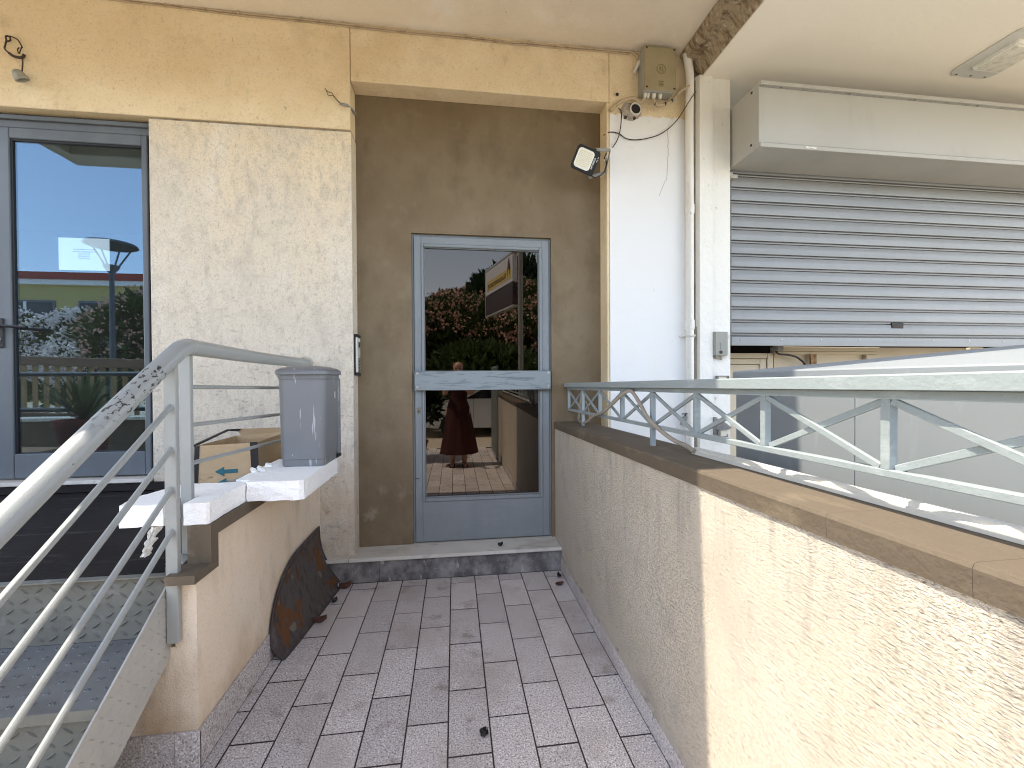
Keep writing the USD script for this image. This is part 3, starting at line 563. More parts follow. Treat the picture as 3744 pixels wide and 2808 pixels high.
# ================================================================== METAL CABINET BEHIND THE PARAPET
cx, ce = 1.075, 1.535
cbn = thing('metal_cabinet', 'large grey sheet metal enclosure with sloping lid behind the right railing', 'cabinet', (1.6, .4, 0))
def slab(ya, yb, name):
    part(cbn, name, prism([(cx, .0), (cx + .03, .0), (cx + .03, 1.345), (cx, 1.345)], 'y', ya, yb), 'cabinet', smooth=False)
slab(1.0385, ce, 'side_panel'); slab(-.6, 1.036, 'side_panel')
part(cbn, 'end_panel', prism([(cx + .031, 0), (2.9, 0), (2.9, 1.47), (cx + .031, 1.343)], 'y', ce - .03, ce), 'cabinet', smooth=False)
def lid(u, v, o=0): pass
lidm = hull([(x, y, z) for y in (-.62, ce + .012) for (x, z) in ((cx - .006, 1.326), (cx - .006, 1.352), (cx - .002, 1.3565), (2.95, 1.512), (2.95, 1.485))])
part(cbn, 'lid', lidm, 'cabinet', smooth=20)
for yh in (.72, -.1):
    part(cbn, 'hinge', bar((1.62, yh - .035, 1.3565 + (1.62 - 1.073) * .0829 + .004), (1.62, yh + .035, 1.3565 + (1.62 - 1.073) * .0829 + .004), .03, .012), 'steel')

# ================================================================== ROLLER SHUTTER
ysh = 3.0139
sh = thing('roller_shutter', 'ribbed pale grey metal roller shutter pulled almost down on the right', 'shutter', (3.5, ysh, 1.5715))
sx0, sx1 = 2.0624, 6.2
prof_s = [(.010, 0), (.010, .0045), (-.006, .0055), (-.0085, .011), (-.006, .0165), (.010, .0175), (.010, .0235), (-.0095, .0245), (-.0125, .035), (-.013, .060), (-.0115, .085), (-.009, .0968), (.004, .0980), (.014, .0980), (.014, 0)]
zz_ = 1.6488
n_sl = 13
pt = .0995
for i in range(n_sl):
    dzz = zz_ + i * pt; jy_ = rng.normal(0, .0008)
    part(sh, 'slat', prism([(ysh + a + jy_ + (.0012 if i % 5 == 2 else 0) * b / .09, dzz + b * pt / .0985) for a, b in prof_s], 'x', sx0, sx1), 'shutter', smooth=35)
part(sh, 'bottom_bar', prism([(ysh + .004, 1.5773), (ysh - .016, 1.5773), (ysh - .018, 1.5831), (ysh - .018, 1.6411), (ysh - .008, 1.6459), (ysh - .006, zz_ - .001), (ysh + .004, zz_ - .001)], 'x', sx0, sx1), 'shutter', smooth=25)
for i in range(12):
    part(sh, 'rivet', ball((wx(2.213 + i * .347), ysh - .0182, 1.6237), .0075, (1, .5, 1), 1), 'steel')
hd = part(sh, 'handle_slot', cb(3.4341, 3.5452, ysh - .0155, ysh - .004, 1.7183, 1.7647, .004), 'black')
part(hd, 'grip', cb(3.4438, 3.5356, ysh - .0175, ysh - .0145, 1.7241, 1.7405, .002), 'dark_wire')
part(sh, 'guide_rail', join(cb(2.0209, 2.0286, ysh - .05, ysh + .05, -.1, 2.8659, .002), cb(2.0286, 2.0624, ysh + .012, ysh + .05, -.1, 2.8659, .002)), 'alu')
part(sh, 'guide_bracket', join(cb(2.0383, 2.0914, ysh - .05, ysh - .02, 2.8128, 2.8399, .002), cb(2.0247, 2.0479, ysh - .055, ysh - .02, 2.8196, 2.8514, .002)), 'alu')
# box of the shutter
bx = thing('shutter_box', 'beige grey metal housing above the roller shutter with projecting lip edges', 'shutter housing', (3.5, ysh - .2, 2.8659))
bxa, yb0, yb1 = 2.0315, 2.6584 , ysh + .06
yb0 = 2.748 * .98
ztp, zbt = 3.3055 + .008, 2.8708 + .008
yb0 = 2.665
part(bx, 'side_panel', cb(bxa, bxa + .004, yb0 + .002, yb1, zbt + .002, ztp, .001), 'shutter_box')
part(bx, 'front_panel', cb(bxa + .0045, sx1, yb0 + .004, yb0 + .010, zbt + .035, ztp - .03, .001), 'shutter_box')
part(bx, 'upper_lip', cb(bxa + .001, sx1, yb0 - .014, yb0 + .010, ztp - .022, ztp + .003, .003), 'shutter_box')
part(bx, 'lower_lip', cb(bxa + .001, sx1, yb0 - .014, yb0 + .010, zbt - .002, zbt + .026, .003), 'shutter_box')
part(bx, 'seam', cb(bxa + .006, sx1, yb0 + .0005, yb0 + .0038, ztp - .032, ztp - .022), 'old_plastic')
part(bx, 'seam', cb(bxa + .006, sx1, yb0 + .0005, yb0 + .0038, zbt + .026, zbt + .035), 'old_plastic')
part(bx, 'top_panel', cb(bxa + .0045, sx1, yb0 + .011, yb1, ztp - .004, ztp), 'shutter_box')
part(bx, 'bottom_panel', cb(bxa + .0045, sx1, yb0 + .011, ysh - .03, zbt, zbt + .004), 'shutter_box')
for yy_, zz2 in ((yb0 + .07, ztp - .03), (yb0 + .075, zbt + .05)):
    part(bx, 'screw', cyl((bxa - .004, yy_, zz2), (bxa + .001, yy_, zz2), .008, 10), 'dark_wire')
for i in range(5):
    for zz2 in (ztp - .028, zbt + .030):
        part(bx, 'screw', cyl((bxa + .16 + i * .52, yb0 - .002, zz2), (bxa + .16 + i * .52, yb0 + .006, zz2), .004, 8), 'dark_wire')
# inside, seen through the slit
ys2 = 3.3037
inn = thing('panelled_partition', 'beige panelled partition seen through the slit below the roller shutter', 'partition', (3.5, ys2, 0))
part(inn, 'panel', cb(2.6565, 6.2, ys2, ys2 + .04, -.1, 1.5908), 'beige_panel')
part(inn, 'door_leaf', ring(1.9320, 2.6275, -.1, 1.5377, 1.9320 + .01, 2.6275 - .055, 0, 1.4942, ys2 - .03, ys2 + .02, .004), 'beige_panel')
part(inn, 'door_panel', ring(1.9417, 2.5696, -.1, 1.4904, 1.9513, 2.5116, 0, 1.4479, ys2 - .022, ys2 + .02, .003), 'beige_panel')
part(inn, 'door_field', cb(1.9513, 2.5164, ys2 - .012, ys2 + .02, -.1, 1.4440, .003), 'beige_panel')
part(inn, 'rail', cb(2.6468, 3.6225, ys2 - .04, ys2 - .001, 1.5541, 1.5908, .003), 'beige_panel')
part(inn, 'rail', cb(2.6468, 3.5935, ys2 - .028, ys2 - .001, 1.5280, 1.5522, .003), 'beige_panel')
part(inn, 'mullion', cb(3.4969, 3.6225, ys2 - .035, ys2 - .001, -.1, 1.5271, .004), 'beige_panel')
part(inn, 'mullion', cb(4.5402, 4.6851, ys2 - .035, ys2 - .001, -.1, 1.5908, .004), 'beige_panel')
part(inn, 'pipe', cyl((2.9849, ys2 - .04, -.1), (2.9849, ys2 - .04, 1.5271), .026, 14), 'rust')
part(inn, 'control_box', cb(2.6082, 2.6662, ys2 - .10, ys2 - .042, 1.5522, 1.6005, .004), 'old_plastic')
part(inn, 'lead', tube(smooth_path([(2.6179, ys2 - .07, 1.5522), (2.6468, ys2 - .07, 1.5280), (2.7434, ys2 - .07, 1.5184), (2.8304, ys2 - .07, 1.4894), (2.8980, ys2 - .07, 1.3976), (2.9173, ys2 - .06, 1.1)], 6), .008, 8), 'black')
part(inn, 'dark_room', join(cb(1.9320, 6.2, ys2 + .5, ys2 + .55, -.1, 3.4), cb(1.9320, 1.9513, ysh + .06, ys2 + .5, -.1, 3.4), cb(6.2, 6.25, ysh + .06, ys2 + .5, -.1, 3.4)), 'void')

# ================================================================== THINGS ON THE LEFT PARAPET
def foam(xs, ys, z0, z1, seed, nick=()):
    """a slab with slightly broken edges"""
    poly = Polygon(list(zip(xs, ys)))
    m = prism(poly, 'z', z0, z1)
    m = m.subdivide_to_size(.03)
    v = m.vertices.copy(); n = (meshkit.fbm(np.c_[v * 28 + seed], 3) - .5)
    n2 = (meshkit.fbm(np.c_[v * 28 + seed + 9.3], 3) - .5)
    cen = v.mean(0); ed = ((np.abs(v[:, 2] - z0) < 1e-4) | (np.abs(v[:, 2] - z1) < 1e-4))
    v[:, 2] += ed * n * .006; v[:, 0] += n2 * .006; v[:, 1] += n * .006
    return trimesh.Trimesh(v, m.faces, process=False)
FG = 'styrofoam slabs'
single('styrofoam_slab', foam([-1.165, -1.150, -1.06, -1.012, -1.010, -.950, -.948, -.874, -.868, -.872, -1.13, -1.175], [1.70, 1.652, 1.652, 1.652, 1.758, 1.758, 1.653, 1.655, 1.665, 1.975, 1.975, 1.80], .8245, .900, 3), 'foam', 'white styrofoam slab with a broken left corner, on the coping beside the rail post', 'styrofoam', smooth=False, loc=(-1.0, 1.8, .825))
single('styrofoam_slab', foam([-.866, -.655, -.640, -.640, -.655, -.945, -.930, -.868], [1.935, 1.932, 1.945, 2.47, 2.48, 2.48, 1.985, 1.98], .8245, .907, 8), 'foam', 'white styrofoam slab under the grey bin, jutting out over the passage', 'styrofoam', smooth=False, loc=(-.85, 2.2, .825))
sc = thing('styrofoam_scraps', 'small broken white styrofoam scraps beside the foot of the grey bin', 'scrap', (-.91, 2.2, .907))
for (x, y, z, s_, a) in ((-.905, 2.17, .915, .034, .5), (-.93, 2.15, .912, .028, 1.1), (-.888, 2.21, .925, .03, .2), (-.95, 2.19, .910, .02, .8)):
    R3 = trimesh.transformations.euler_matrix(a * .4, a, a * 1.3)
    m_ = cb(-s_ / 2, s_ / 2, -s_ / 2, s_ / 2, -s_ / 4, s_ / 4, .003); m_.apply_transform(R3); m_.apply_translation((x, y, z)); part(sc, 'scrap', m_, 'foam')
# pedal bin
bn = thing('pedal_bin', 'scratched grey plastic pedal bin standing on the styrofoam slab', 'bin', (-.745, 2.36, .907))
def bsec(z, w, d, r, cx_=-.7435, cy_=2.362): return rrect(cx_, cy_ , w, d, r, z, 6)
zb0 = .9068
body = loft([bsec(zb0, .196, .240, .026), bsec(zb0 + .004, .202, .246, .028), bsec(zb0 + .034, .204, .248, .028), bsec(zb0 + .037, .210, .254, .03), bsec(zb0 + .40, .2235, .268, .034), bsec(zb0 + .43, .2245, .270, .034), bsec(zb0 + .433, .232, .278, .036), bsec(zb0 + .452, .233, .279, .036), bsec(zb0 + .453, .226, .272, .036)])
part(bn, 'body', body, 'bin_plastic', smooth=35)
zl0 = zb0 + .4535
lid_secs = [bsec(zl0, .252, .300, .042), bsec(zl0 + .014, .254, .302, .042), bsec(zl0 + .022, .248, .296, .042), bsec(zl0 + .033, .215, .262, .04), bsec(zl0 + .0425, .15, .19, .035), bsec(zl0 + .046, .06, .08, .02)]
part(bn, 'lid', loft(lid_secs), 'bin_plastic', smooth=45)
part(bn, 'hinge', cb(-.886, -.868, 2.30, 2.42, zl0 - .012, zl0 + .016, .005), 'bin_plastic')
part(bn, 'back_housing', cb(-.68, -.628, 2.475, 2.512, zb0 + .02, zb0 + .44, .010), 'bin_plastic')
part(bn, 'pedal', join(cb(-.665, -.632, 2.46, 2.53, zb0 + .001, zb0 + .02, .004), cyl((-.65, 2.50, zb0 + .02), (-.65, 2.50, zb0 + .05), .012, 10)), 'black')
part(bn, 'latch', cb(-.6318, -.6285, 2.39, 2.405, zb0 + .33, zb0 + .365, .001), 'alu')
# cardboard box
cbx = thing('cardboard_box', 'open brown cardboard box with black taped edges and blue arrows printed on it', 'box', (-1.15, 2.62, .648))
xa, xb, ya, yb_, zt = -1.350, -1.03, 2.45, 2.86, .992
def wl(P, t=.004):
    P = np.array(P, float); n = np.cross(P[1] - P[0], P[2] - P[0]); n /= np.linalg.norm(n)
    return hull(np.vstack([P, P + n * t]))
part(cbx, 'front_side', wl([(xa, ya, .648), (xb, ya, .648), (xb - .015, ya + .0, zt + .012), (xa + .015, ya, zt)]), 'cardboard')
part(cbx, 'right_side', wl([(xb + .003, ya, .648), (xb + .003, yb_, .648), (xb - .012, yb_, zt + .02), (xb - .012, ya, zt + .012)]), 'cardboard')
part(cbx, 'left_side', wl([(xa, yb_, .648), (xa, ya, .648), (xa + .014, ya, zt), (xa + .014, yb_, zt)]), 'cardboard')
part(cbx, 'back_side', wl([(xb, yb_, .648), (xa, yb_, .648), (xa + .014, yb_, zt), (xb - .012, yb_, zt + .02)]), 'cardboard')
part(cbx, 'back_flap', wl([(xb - .012, yb_ - .012, zt - .05), (xa + .09, yb_ - .012, zt - .06), (xa + .005, yb_ + .02, 1.034), (xb + .02, yb_ + .02, 1.037)]), 'cardboard')
part(cbx, 'bottom', cb(xa + .004, xb - .004, ya + .005, yb_ - .005, .6485, .654), 'cardboard')
part(cbx, 'edge_tape', wl([(xb - .030, ya - .0045, .66), (xb + .008, ya - .0045, .66), (xb - .007, ya - .0045, zt + .016), (xb - .045, ya - .0045, zt + .014)], .002), 'black_tape')
part(cbx, 'edge_tape', wl([(xa - .006, ya - .0045, .66), (xa + .014, ya - .0045, .66), (xa + .030, ya - .0045, zt + .002), (xa + .006, ya - .0045, zt - .002)], .002), 'black_tape')
part(cbx, 'edge_tape', bar((xa + .0, ya, zt + .001), (xa - .045, yb_ + .02, 1.026), .012, .012), 'black_tape')
part(cbx, 'edge_tape', wl([(xa - .055, yb_ + .018, 1.024), (xa + .02, yb_ + .014, 1.018), (xa + .04, yb_ + .014, 1.035), (xa - .04, yb_ + .018, 1.032)], .004), 'black_tape')
def arrow(x, z, w, h):
    return prism(Polygon([(x, z), (x + w * .4, z + h / 2), (x + w * .4, z + h * .2), (x + w, z + h * .24), (x + w, z - h * .14), (x + w * .4, z - h * .2), (x + w * .4, z - h / 2)]), 'y', ya - .0058, ya - .0043)
part(cbx, 'printed_arrow', arrow(-1.248, .855, .112, .05), 'teal_ink')
part(cbx, 'printed_arrow', arrow(-1.238, .796, .112, .05), 'teal_ink')
# scrap of crumpled cling film hanging below the slab
def film(u, v):
    n = meshkit.fbm(np.array([[u * 9, v * 9, 4.4]]), 3)[0] - .5
    return (-1.045 - .035 * v + .03 * (u - .5) * (1 - .3 * v) + .03 * n, 1.665 + .02 * n + .01 * math.sin(14 * u), .822 - .105 * v + .02 * n)
single('plastic_film', sheet(film, 8, 16), 'foam', 'crumpled scrap of clear packing film hanging below the broken styrofoam slab', 'plastic scrap', smooth=False)

# ================================================================== RUBBER MAT LEANING ON THE WALL
mt = thing('rubber_mat', 'dark peeling rubber doormat with orange worn patches leaning on the left wall', 'doormat', (-.83, 2.55, 0))
def mh(t):
    L_ = .40
    h = .10 + .285 * (math.sqrt(max(0, 1 - (1 - min(t, L_) / L_) ** 2.0)))
    return h
def mp(u, v, off=0.0):
    y0_, y1_ = 2.168, 2.952
    t = u * (y1_ - y0_)
    xf = -.815 + .085 * u ** .8 + .0 * u
    h = mh(t)
    y = y0_ + t - .035 * (v * h / .385) * u
    s = v
    bow = .050 * math.sin(math.pi * min(1, s)) * (.35 + .65 * u)
    x = xf + (-.8745 - xf) * s ** .8 - bow * .7
    x = max(x, XL + .0115)
    return np.array((x + off, y, .0015 + h * s))
def border(u, v): return min(u, 1 - u, v * .5, (1 - v) * .5)
nu, nv = 70, 36
grid = [[(i / nu, j / nv) for j in range(nv + 1)] for i in range(nu + 1)]
part(mt, 'back_layer', join(sheet(lambda u, v: mp(u, v, 0.0), nu, nv), sheet(lambda u, v: mp(1 - u, v, -.004), nu, nv)), 'mat_rubber', smooth=40)
def face(u, v):
    uu, vv = .055 + u * .90, .09 + v * .83
    return mp(uu, vv, .0028 + .003 * (meshkit.fbm(np.array([[uu * 14, vv * 7, 3.3]]), 3)[0] - .4))
part(mt, 'worn_face', sheet(face, 80, 40), 'mat_face', smooth=40)
rim = [mp(0, v) for v in np.linspace(0, 1, 14)] + [mp(u, 1) for u in np.linspace(.01, 1, 50)] + [mp(1, v) for v in np.linspace(.97, 0, 22)] + [mp(u, 0) for u in np.linspace(.98, 0, 40)]
part(mt, 'rim', tube(np.array(rim) + [.002, 0, .002], .0045, 6), 'mat_rubber')

# ================================================================== LEAVES AND DEBRIS
def leafy(loc, L, ang, curl, w=.35):
    def f(u, v):
        x = (u - .5) * L; y = (v - .5) * L * w * 2 * math.sin(math.pi * min(max(u, .02), .98)) ** .8
        z = .002 + curl * ((v - .5) ** 2 * 1.6 * L + (u - .5) ** 2 * L * .9)
        return (loc[0] + x * math.cos(ang) - y * math.sin(ang), loc[1] + x * math.sin(ang) + y * math.cos(ang), loc[2] + z)
    return sheet(f, 10, 6)
single('dry_leaf', leafy((.664, 2.715, 0), .058, .25, .5), 'dry_leaf', 'dark red dry leaf on the tiles by the foot of the right parapet', 'leaf')
single('dry_leaf', join(leafy((.682, 2.815, .002), .05, 1.4, 1.0, .2), leafy((.686, 2.80, .012), .035, 2.0, 1.2, .2)), 'black', 'black curled leaf in the corner between doorstep and right parapet', 'leaf')
single('dry_leaf', leafy((.100, 1.600, 0), .035, .8, 1.1, .55), 'black', 'small black crumpled leaf lying alone in the middle of the tiles', 'leaf')
single('dry_leaf', leafy((-.742, 2.480, 0), .07, .3, .8, .3), 'dry_leaf', 'dark red leaf beside the middle of the leaning mat', 'leaf')
single('dry_leaf', leafy((-.700, 2.860, .0), .075, .35, 1.0, .28), 'dry_leaf', 'long dark red leaf between the far end of the mat and the doorstep', 'leaf')
single('dry_leaf', leafy((-.722, 2.70, .0), .045, 1.1, .8, .4), 'black', 'blackish leaf scrap against the far half of the mat', 'leaf')
single('dry_leaf', leafy((0.3111, 2.9946, sz + .001), .036, .2, 1.3, .5), 'black', 'grey curled leaf on the white marble doorstep', 'leaf')
single('foil_scrap', ball((-.738, 2.880, .02), .013, (1, 1.3, 1), 1), 'foam', 'tiny white crumpled scrap at the far lower corner of the mat', 'scrap', smooth=False)

# ================================================================== INTERCOM
jx = -0.6665
ic = thing('intercom', 'narrow metal intercom panel with button rows on the left jamb of the recess', 'intercom', (jx, 3.0526, 1.3590))
iy0, iy1, iz0, iz1 = yF + .028, yF + .128, 1.3638, 1.6411
part(ic, 'back_box', cb(jx + .0005, jx + .008, iy0 - .002, iy1 + .002, iz0, iz1, .002), 'black')
part(ic, 'front_plate', cb(jx + .008, jx + .021, iy0, iy1, iz0 + .018, iz1 - .018, .004), 'alu')
part(ic, 'end_cap', cb(jx + .0082, jx + .024, iy0 - .001, iy1 + .001, iz1 - .0178, iz1, .003), 'black')
part(ic, 'end_cap', cb(jx + .0082, jx + .024, iy0 - .001, iy1 + .001, iz0, iz0 + .0178, .003), 'black')
part(ic, 'camera_window', cb(jx + .0212, jx + .0235, iy0 + .045, iy1 - .018, iz1 - .085, iz1 - .05, .001), 'black_gloss')
part(ic, 'name_plate', cb(jx + .0212, jx + .0228, iy0 + .035, iy1 - .018, iz1 - .045, iz1 - .026, .001), 'lens_white')
part(ic, 'name_plate', cb(jx + .0212, jx + .0225, iy0 + .035, iy1 - .018, iz1 - .15, iz1 - .10, .001), 'alu')
for i in range(12):
    z = iz1 - .160 - i * .0098
    part(ic, 'button', cb(jx + .0212, jx + .0235, iy0 + .04, iy1 - .018, z - .0062, z, .0008), 'black')

# ================================================================== FLOODLIGHT
fl = thing('floodlight', 'small black LED floodlight with white lens tilted on a bracket at the right jamb', 'floodlight', (1.0887, 2.8980, 2.8))
Cf = np.array((.922 * .985, 2.95 * .985, 1.33 + (2.867 - 1.33) * .985))
ex = np.array((.158, 0.0, -.058)); ex /= np.linalg.norm(ex)
nrm = np.array((-.22, -.94, -.26)); nrm -= ex * (nrm @ ex); nrm /= np.linalg.norm(nrm)
ey = np.cross(nrm, ex); ey = -ey if ey[2] < 0 else ey
def fp(a, b, h): return Cf + ex * a + ey * b + nrm * h
def fr_(w, d, r, h, ca=0.0): return np.array([fp(p[0] + ca, p[1], h) for p in rrect(0, 0, w, d, r, 0, 6)])
part(fl, 'housing', loft([fr_(.135, .125, .02, -.034), fr_(.150, .143, .022, -.03), fr_(.169, .160, .022, -.006), fr_(.171, .162, .024, .0), fr_(.166, .157, .022, .004)]), 'black', smooth=35)
part(fl, 'lens', loft([fr_(.117, .126, .022, .0035, -.012), fr_(.117, .126, .022, .0062, -.012), fr_(.110, .119, .020, .0078, -.012)]), 'lens_white', smooth=40)
leds = []
for i in range(8):
    for j in range(9):
        leds.append(hull([fp(-.012 + (i - 3.5) * .0118 + dx * .0032, (j - 4) * .0112 + dy * .0026, .0079 + hh) for dx in (-1, 1) for dy in (-1, 1) for hh in (0, .0008)]))
part(fl, 'led_array', join(leds), 'led', kind='stuff')
tm = meshkit.text_mesh('OPTONICA', .0105, .0006, bold=True); tv = tm.vertices; w_ = tv[:, 0].max()
part(fl, 'printed_name', trimesh.Trimesh(np.array([fp(.069 + .0 - (-q[1]) * 1 - .006, (q[0] - w_ / 2) * .95 - .004, .0045 + q[2]) for q in np.c_[tv[:, 0], -tv[:, 1], tv[:, 2]]]), tm.faces, process=False), 'white_print', smooth=False)
for a, b in ((.012, .028), (.034, .048)):
    part(fl, 'printed_mark', hull([fp(.076 + dx * .0018, q, .0045 + hh) for dx in (-1, 1) for q in (a, b) for hh in (0, .0006)]), 'white_print')
jr = 1.0887
P_t, P_b = fp(.04, .088, -.02), fp(.07, -.088, -.02)
part(fl, 'bracket', join(bar(P_t, (jr - .002, P_t[1] + .01, P_t[2] + .010), .022, .004, (0, 1, 0)), bar((jr - .003, P_t[1] + .01, P_t[2] + .012), (jr - .012, P_b[1] + .03, P_b[2] + .055), .004, .022, (0, 1, 0)), bar((jr - .012, P_b[1] + .03, P_b[2] + .055), P_b, .022, .004, (0, 1, 0))), 'old_plastic')
part(fl, 'bracket_bolt', cyl(fp(.04, .092, -.02), fp(.04, .078, -.02), .007, 10), 'black')
part(fl, 'lead', tube(smooth_path([fp(.075, -.07, -.02), fp(.11, -.075, -.01), (jr - .035, P_b[1], P_b[2] + .04), (jr - .012, P_b[1] + .005, P_b[2] + .11), (jr - .025, P_b[1] + .01, P_b[2] + .145), (jr - .005, P_b[1] + .02, P_b[2] + .19)], 6), .0042, 8), 'dark_wire')
part(fl, 'connector', join(ball((jr - .03, P_b[1], P_b[2] + .125), .009, (1, 1, .8), 1), ball((jr - .014, P_b[1], P_b[2] + .15), .008, (1, 1, 1.3), 1)), 'pvc')

# ================================================================== JUNCTION BOX AND ITS CABLES
jb = thing('junction_box', 'dirty yellowish square junction box with round emblem under the soffit corner', 'junction box', (1.4490, yF - .05, 3.4166))
ja, jb_, jz0, jz1, jy = 1.372, 1.620, 3.418, 3.648, 2.885
kx = jy / 3.09
ja, jb_ = 1.424 * kx, 1.676 * kx
jz0, jz1 = 1.33 + (3.498 - 1.33) * kx, 1.33 + (3.822 - 1.33) * kx
part(jb, 'back_box', cb(ja - .006, jb_ - .01, jy + .012, yF - .001, jz0 - .004, jz1 - .006, .006), 'grey_plastic')
part(jb, 'cover', cb(ja, jb_, jy, jy + .012, jz0, jz1, .005), 'junction')
for x in (ja + .016, jb_ - .016):
    for z in (jz0 + .016, jz1 - .014):
        part(jb, 'screw', cyl((x, jy + .001, z), (x, jy - .0015, z), .0075, 10), 'dark_wire')
mx, mz = (ja + jb_) / 2 + .004, (jz0 + jz1) / 2 - .004
rg = [(mx + .032 * math.cos(a), jy - .0006, mz + .032 * math.sin(a)) for a in np.linspace(0, 2 * math.pi, 33)]
part(jb, 'emblem', join(tube(rg, .0016, 6), tube([(mx - .012, jy - .0006, mz - .004), (mx - .010, jy - .0006, mz + .014), (mx - .003, jy - .0006, mz + .016), (mx - .004, jy - .0006, mz - .014), (mx - .012, jy - .0006, mz - .017)], .0016, 6), tube([(mx + .008, jy - .0006, mz + .017), (mx + .008, jy - .0006, mz - .014), (mx + .018, jy - .0006, mz - .014)], .0016, 6)), 'emboss')
for i, w_ in enumerate((.042, .026, .040, .03)):
    part(jb, 'moulded_line', cb(mx - w_ / 2, mx + w_ / 2, jy - .0008, jy + .0005, mz - .088 - i * .011, mz - .083 - i * .011), 'emboss')
for x, r in ((ja + .022, .012), (ja + .045, .010), (ja + .088, .014), (ja + .135, .013)):
    part(jb, 'cable_gland', join(cyl((x, jy + .04, jz0 - .003), (x, jy + .045, jz0 - .026), r, 10), cyl((x, jy + .045, jz0 - .026), (x, jy + .046, jz0 - .034), r * .7, 10)), 'pvc')
cab = thing('soffit_cable', 'long painted cable clipped along the top of the ochre wall to the junction box', 'cable', (-.3, yF, zc - .02))
cpts = [(wx(x), yF - .008, wz(z) - .008) for x, z in ((-3.3, 3.80), (-2.6, 3.788), (-1.83, 3.774), (-1.396, 3.763), (-1.0, 3.762), (-.742, 3.759), (-.309, 3.752), (.091, 3.756), (.40, 3.747), (.547, 3.755), (.75, 3.752), (.946, 3.758), (1.15, 3.758), (1.30, 3.762), (1.345, 3.748), (1.372, 3.71), (1.395, 3.675))]
part(cab, 'sheath', tube(smooth_path(cpts, 5), .0062, 8), 'cable')
part(cab, 'sheath', tube(smooth_path([(a, b + .001, c_ - .0135 - .004 * math.sin(3.1 * i)) for i, (a, b, c_) in enumerate(cpts[:14])], 5), .0045, 8), 'cable')
for x, z in ((-2.2, 3.781), (-1.83, 3.774), (-1.396, 3.763), (-1.0, 3.762), (-.742, 3.759), (-.309, 3.752), (.091, 3.756), (.547, 3.755), (.946, 3.758)):
    part(cab, 'clip', join(cb(wx(x) - .008, wx(x) + .008, yF - .018, yF - .0005, wz(z) - .018, wz(z) + .002, .004)), 'cable')
part(cab, 'plug', join(cyl((1.3379, yF - .02, 3.5924), (1.3621, yF - .03, 3.5808), .011, 10), cyl((1.3282, yF - .02, 3.5953), (1.2896, yF - .02, 3.5228), .016, 12, .011)), 'pvc')
cd = thing('conduit', 'cracked painted conduit sagging below the junction box towards the recess corner', 'conduit', (1.25, yF, 3.3103))
part(cd, 'tube', tube(smooth_path([(ja + .025, jy + .05, jz0 - .03), (ja + .0, yF - .03, jz0 - .055), (1.2848, yF - .02, 3.3344), (1.2075, yF - .018, 3.3151), (1.1495, yF - .016, 3.2765), (1.1128, yF - .012, 3.2378)], 6), .0125, 10), 'cable')
part(cd, 'tube', tube(smooth_path([(ja + .09, jy + .05, jz0 - .03), (ja + .095, jy + .045, jz0 - .055), (ja + .125, jy + .05, jz0 - .074), (ja + .19, jy + .05, jz0 - .058), (ja + .245, yF - .05, jz0 - .02), (ja + .285, yF - .06, jz0 + .03), (1.7388 - .03, yF - .06, jz0 + .085)], 6), .011, 10), 'cable')
for t in ((ja + .10, jz0 - .062), (ja + .175, jz0 - .062), (ja + .225, jz0 - .036), (ja + .262, jz0 + .0)):
    part(cd, 'tie', ball((t[0], jy + .048, t[1]), .0135, (.6, 1, 1), 1), 'black')
part(cd, 'bracket', ball((1.1640, yF - .012, 3.3586), .012, (1, .6, 1), 1), 'black')
w1 = thing('hanging_wire', 'thin dark wire drooping across the white wall from the pipe to the recess', 'wire', (1.3, yF, 3.1364))
part(w1, 'strand', tube(smooth_path([(1.7388 - .02, yF - .085, jz0 + .02), (1.6760, yF - .088, 3.3151), (1.6036, yF - .03, 3.1944), (1.4973, yF - .018, 3.1026), (1.3814, yF - .014, 3.0591), (1.2848, yF - .012, 3.0446), (1.2220, yF - .012, 3.0524), (1.1737, yF - .010, 3.0833), (1.1090, yF - .006, 3.0901), (1.0839, yF + .05, 3.0978)], 6), .0034, 7), 'dark_wire')
w2 = thing('wire_tail', 'short stiff dark wire hanging down beside the round pipe stub', 'wire', (1.1785, yF, 2.9915))
part(w2, 'strand', tube(smooth_path([(1.1737, yF - .01, 3.2620), (1.1901, yF - .02, 3.2330), (1.1901, yF - .02, 3.1751), (1.1805, yF - .02, 3.0978), (1.1592, yF - .02, 3.0302), (1.1254, yF - .02, 2.9751)], 6), .0036, 7), 'dark_wire')
stb = thing('pipe_stub', 'open round white pipe stub set in rough mortar under the junction box', 'pipe', (1.2954, yF, 3.2668))
px, pz = 1.2973, 3.2601
ang = np.linspace(0, 2 * math.pi, 29)[:-1]
rings2 = [np.array([(px + r * math.cos(a), y, pz + r * math.sin(a)) for a in ang]) for r, y in ((.043, yF + .0), (.043, yF - .026), (.0405, yF - .028), (.036, yF - .027), (.035, yF - .02), (.035, yF - .0045))]
part(stb, 'tube', loft(rings2, cap=False), 'pvc', smooth=40)
part(stb, 'dark_bore', cyl((px, yF - .019, pz), (px, yF - .0165, pz), .0349, 24), 'void')
bl = trimesh.creation.icosphere(subdivisions=3, radius=1.0); v_ = bl.vertices.copy(); nn_ = meshkit.fbm(v_ * 2.4 + 7, 3)
bl.vertices = np.c_[px - .028 + v_[:, 0] * .075 * (.6 + .8 * nn_), yF - .002 + v_[:, 1] * .012, pz - .014 + v_[:, 2] * .058 * (.6 + .8 * nn_)]
part(stb, 'mortar', bl, 'mortar', smooth=40)
for dx, dz in ((-.072, -.058), (-.005, -.060)):
    part(stb, 'anchor', cyl((px + dx, yF - .005, pz + dz), (px + dx, yF - .014, pz + dz), .011, 10), 'dark_wire')
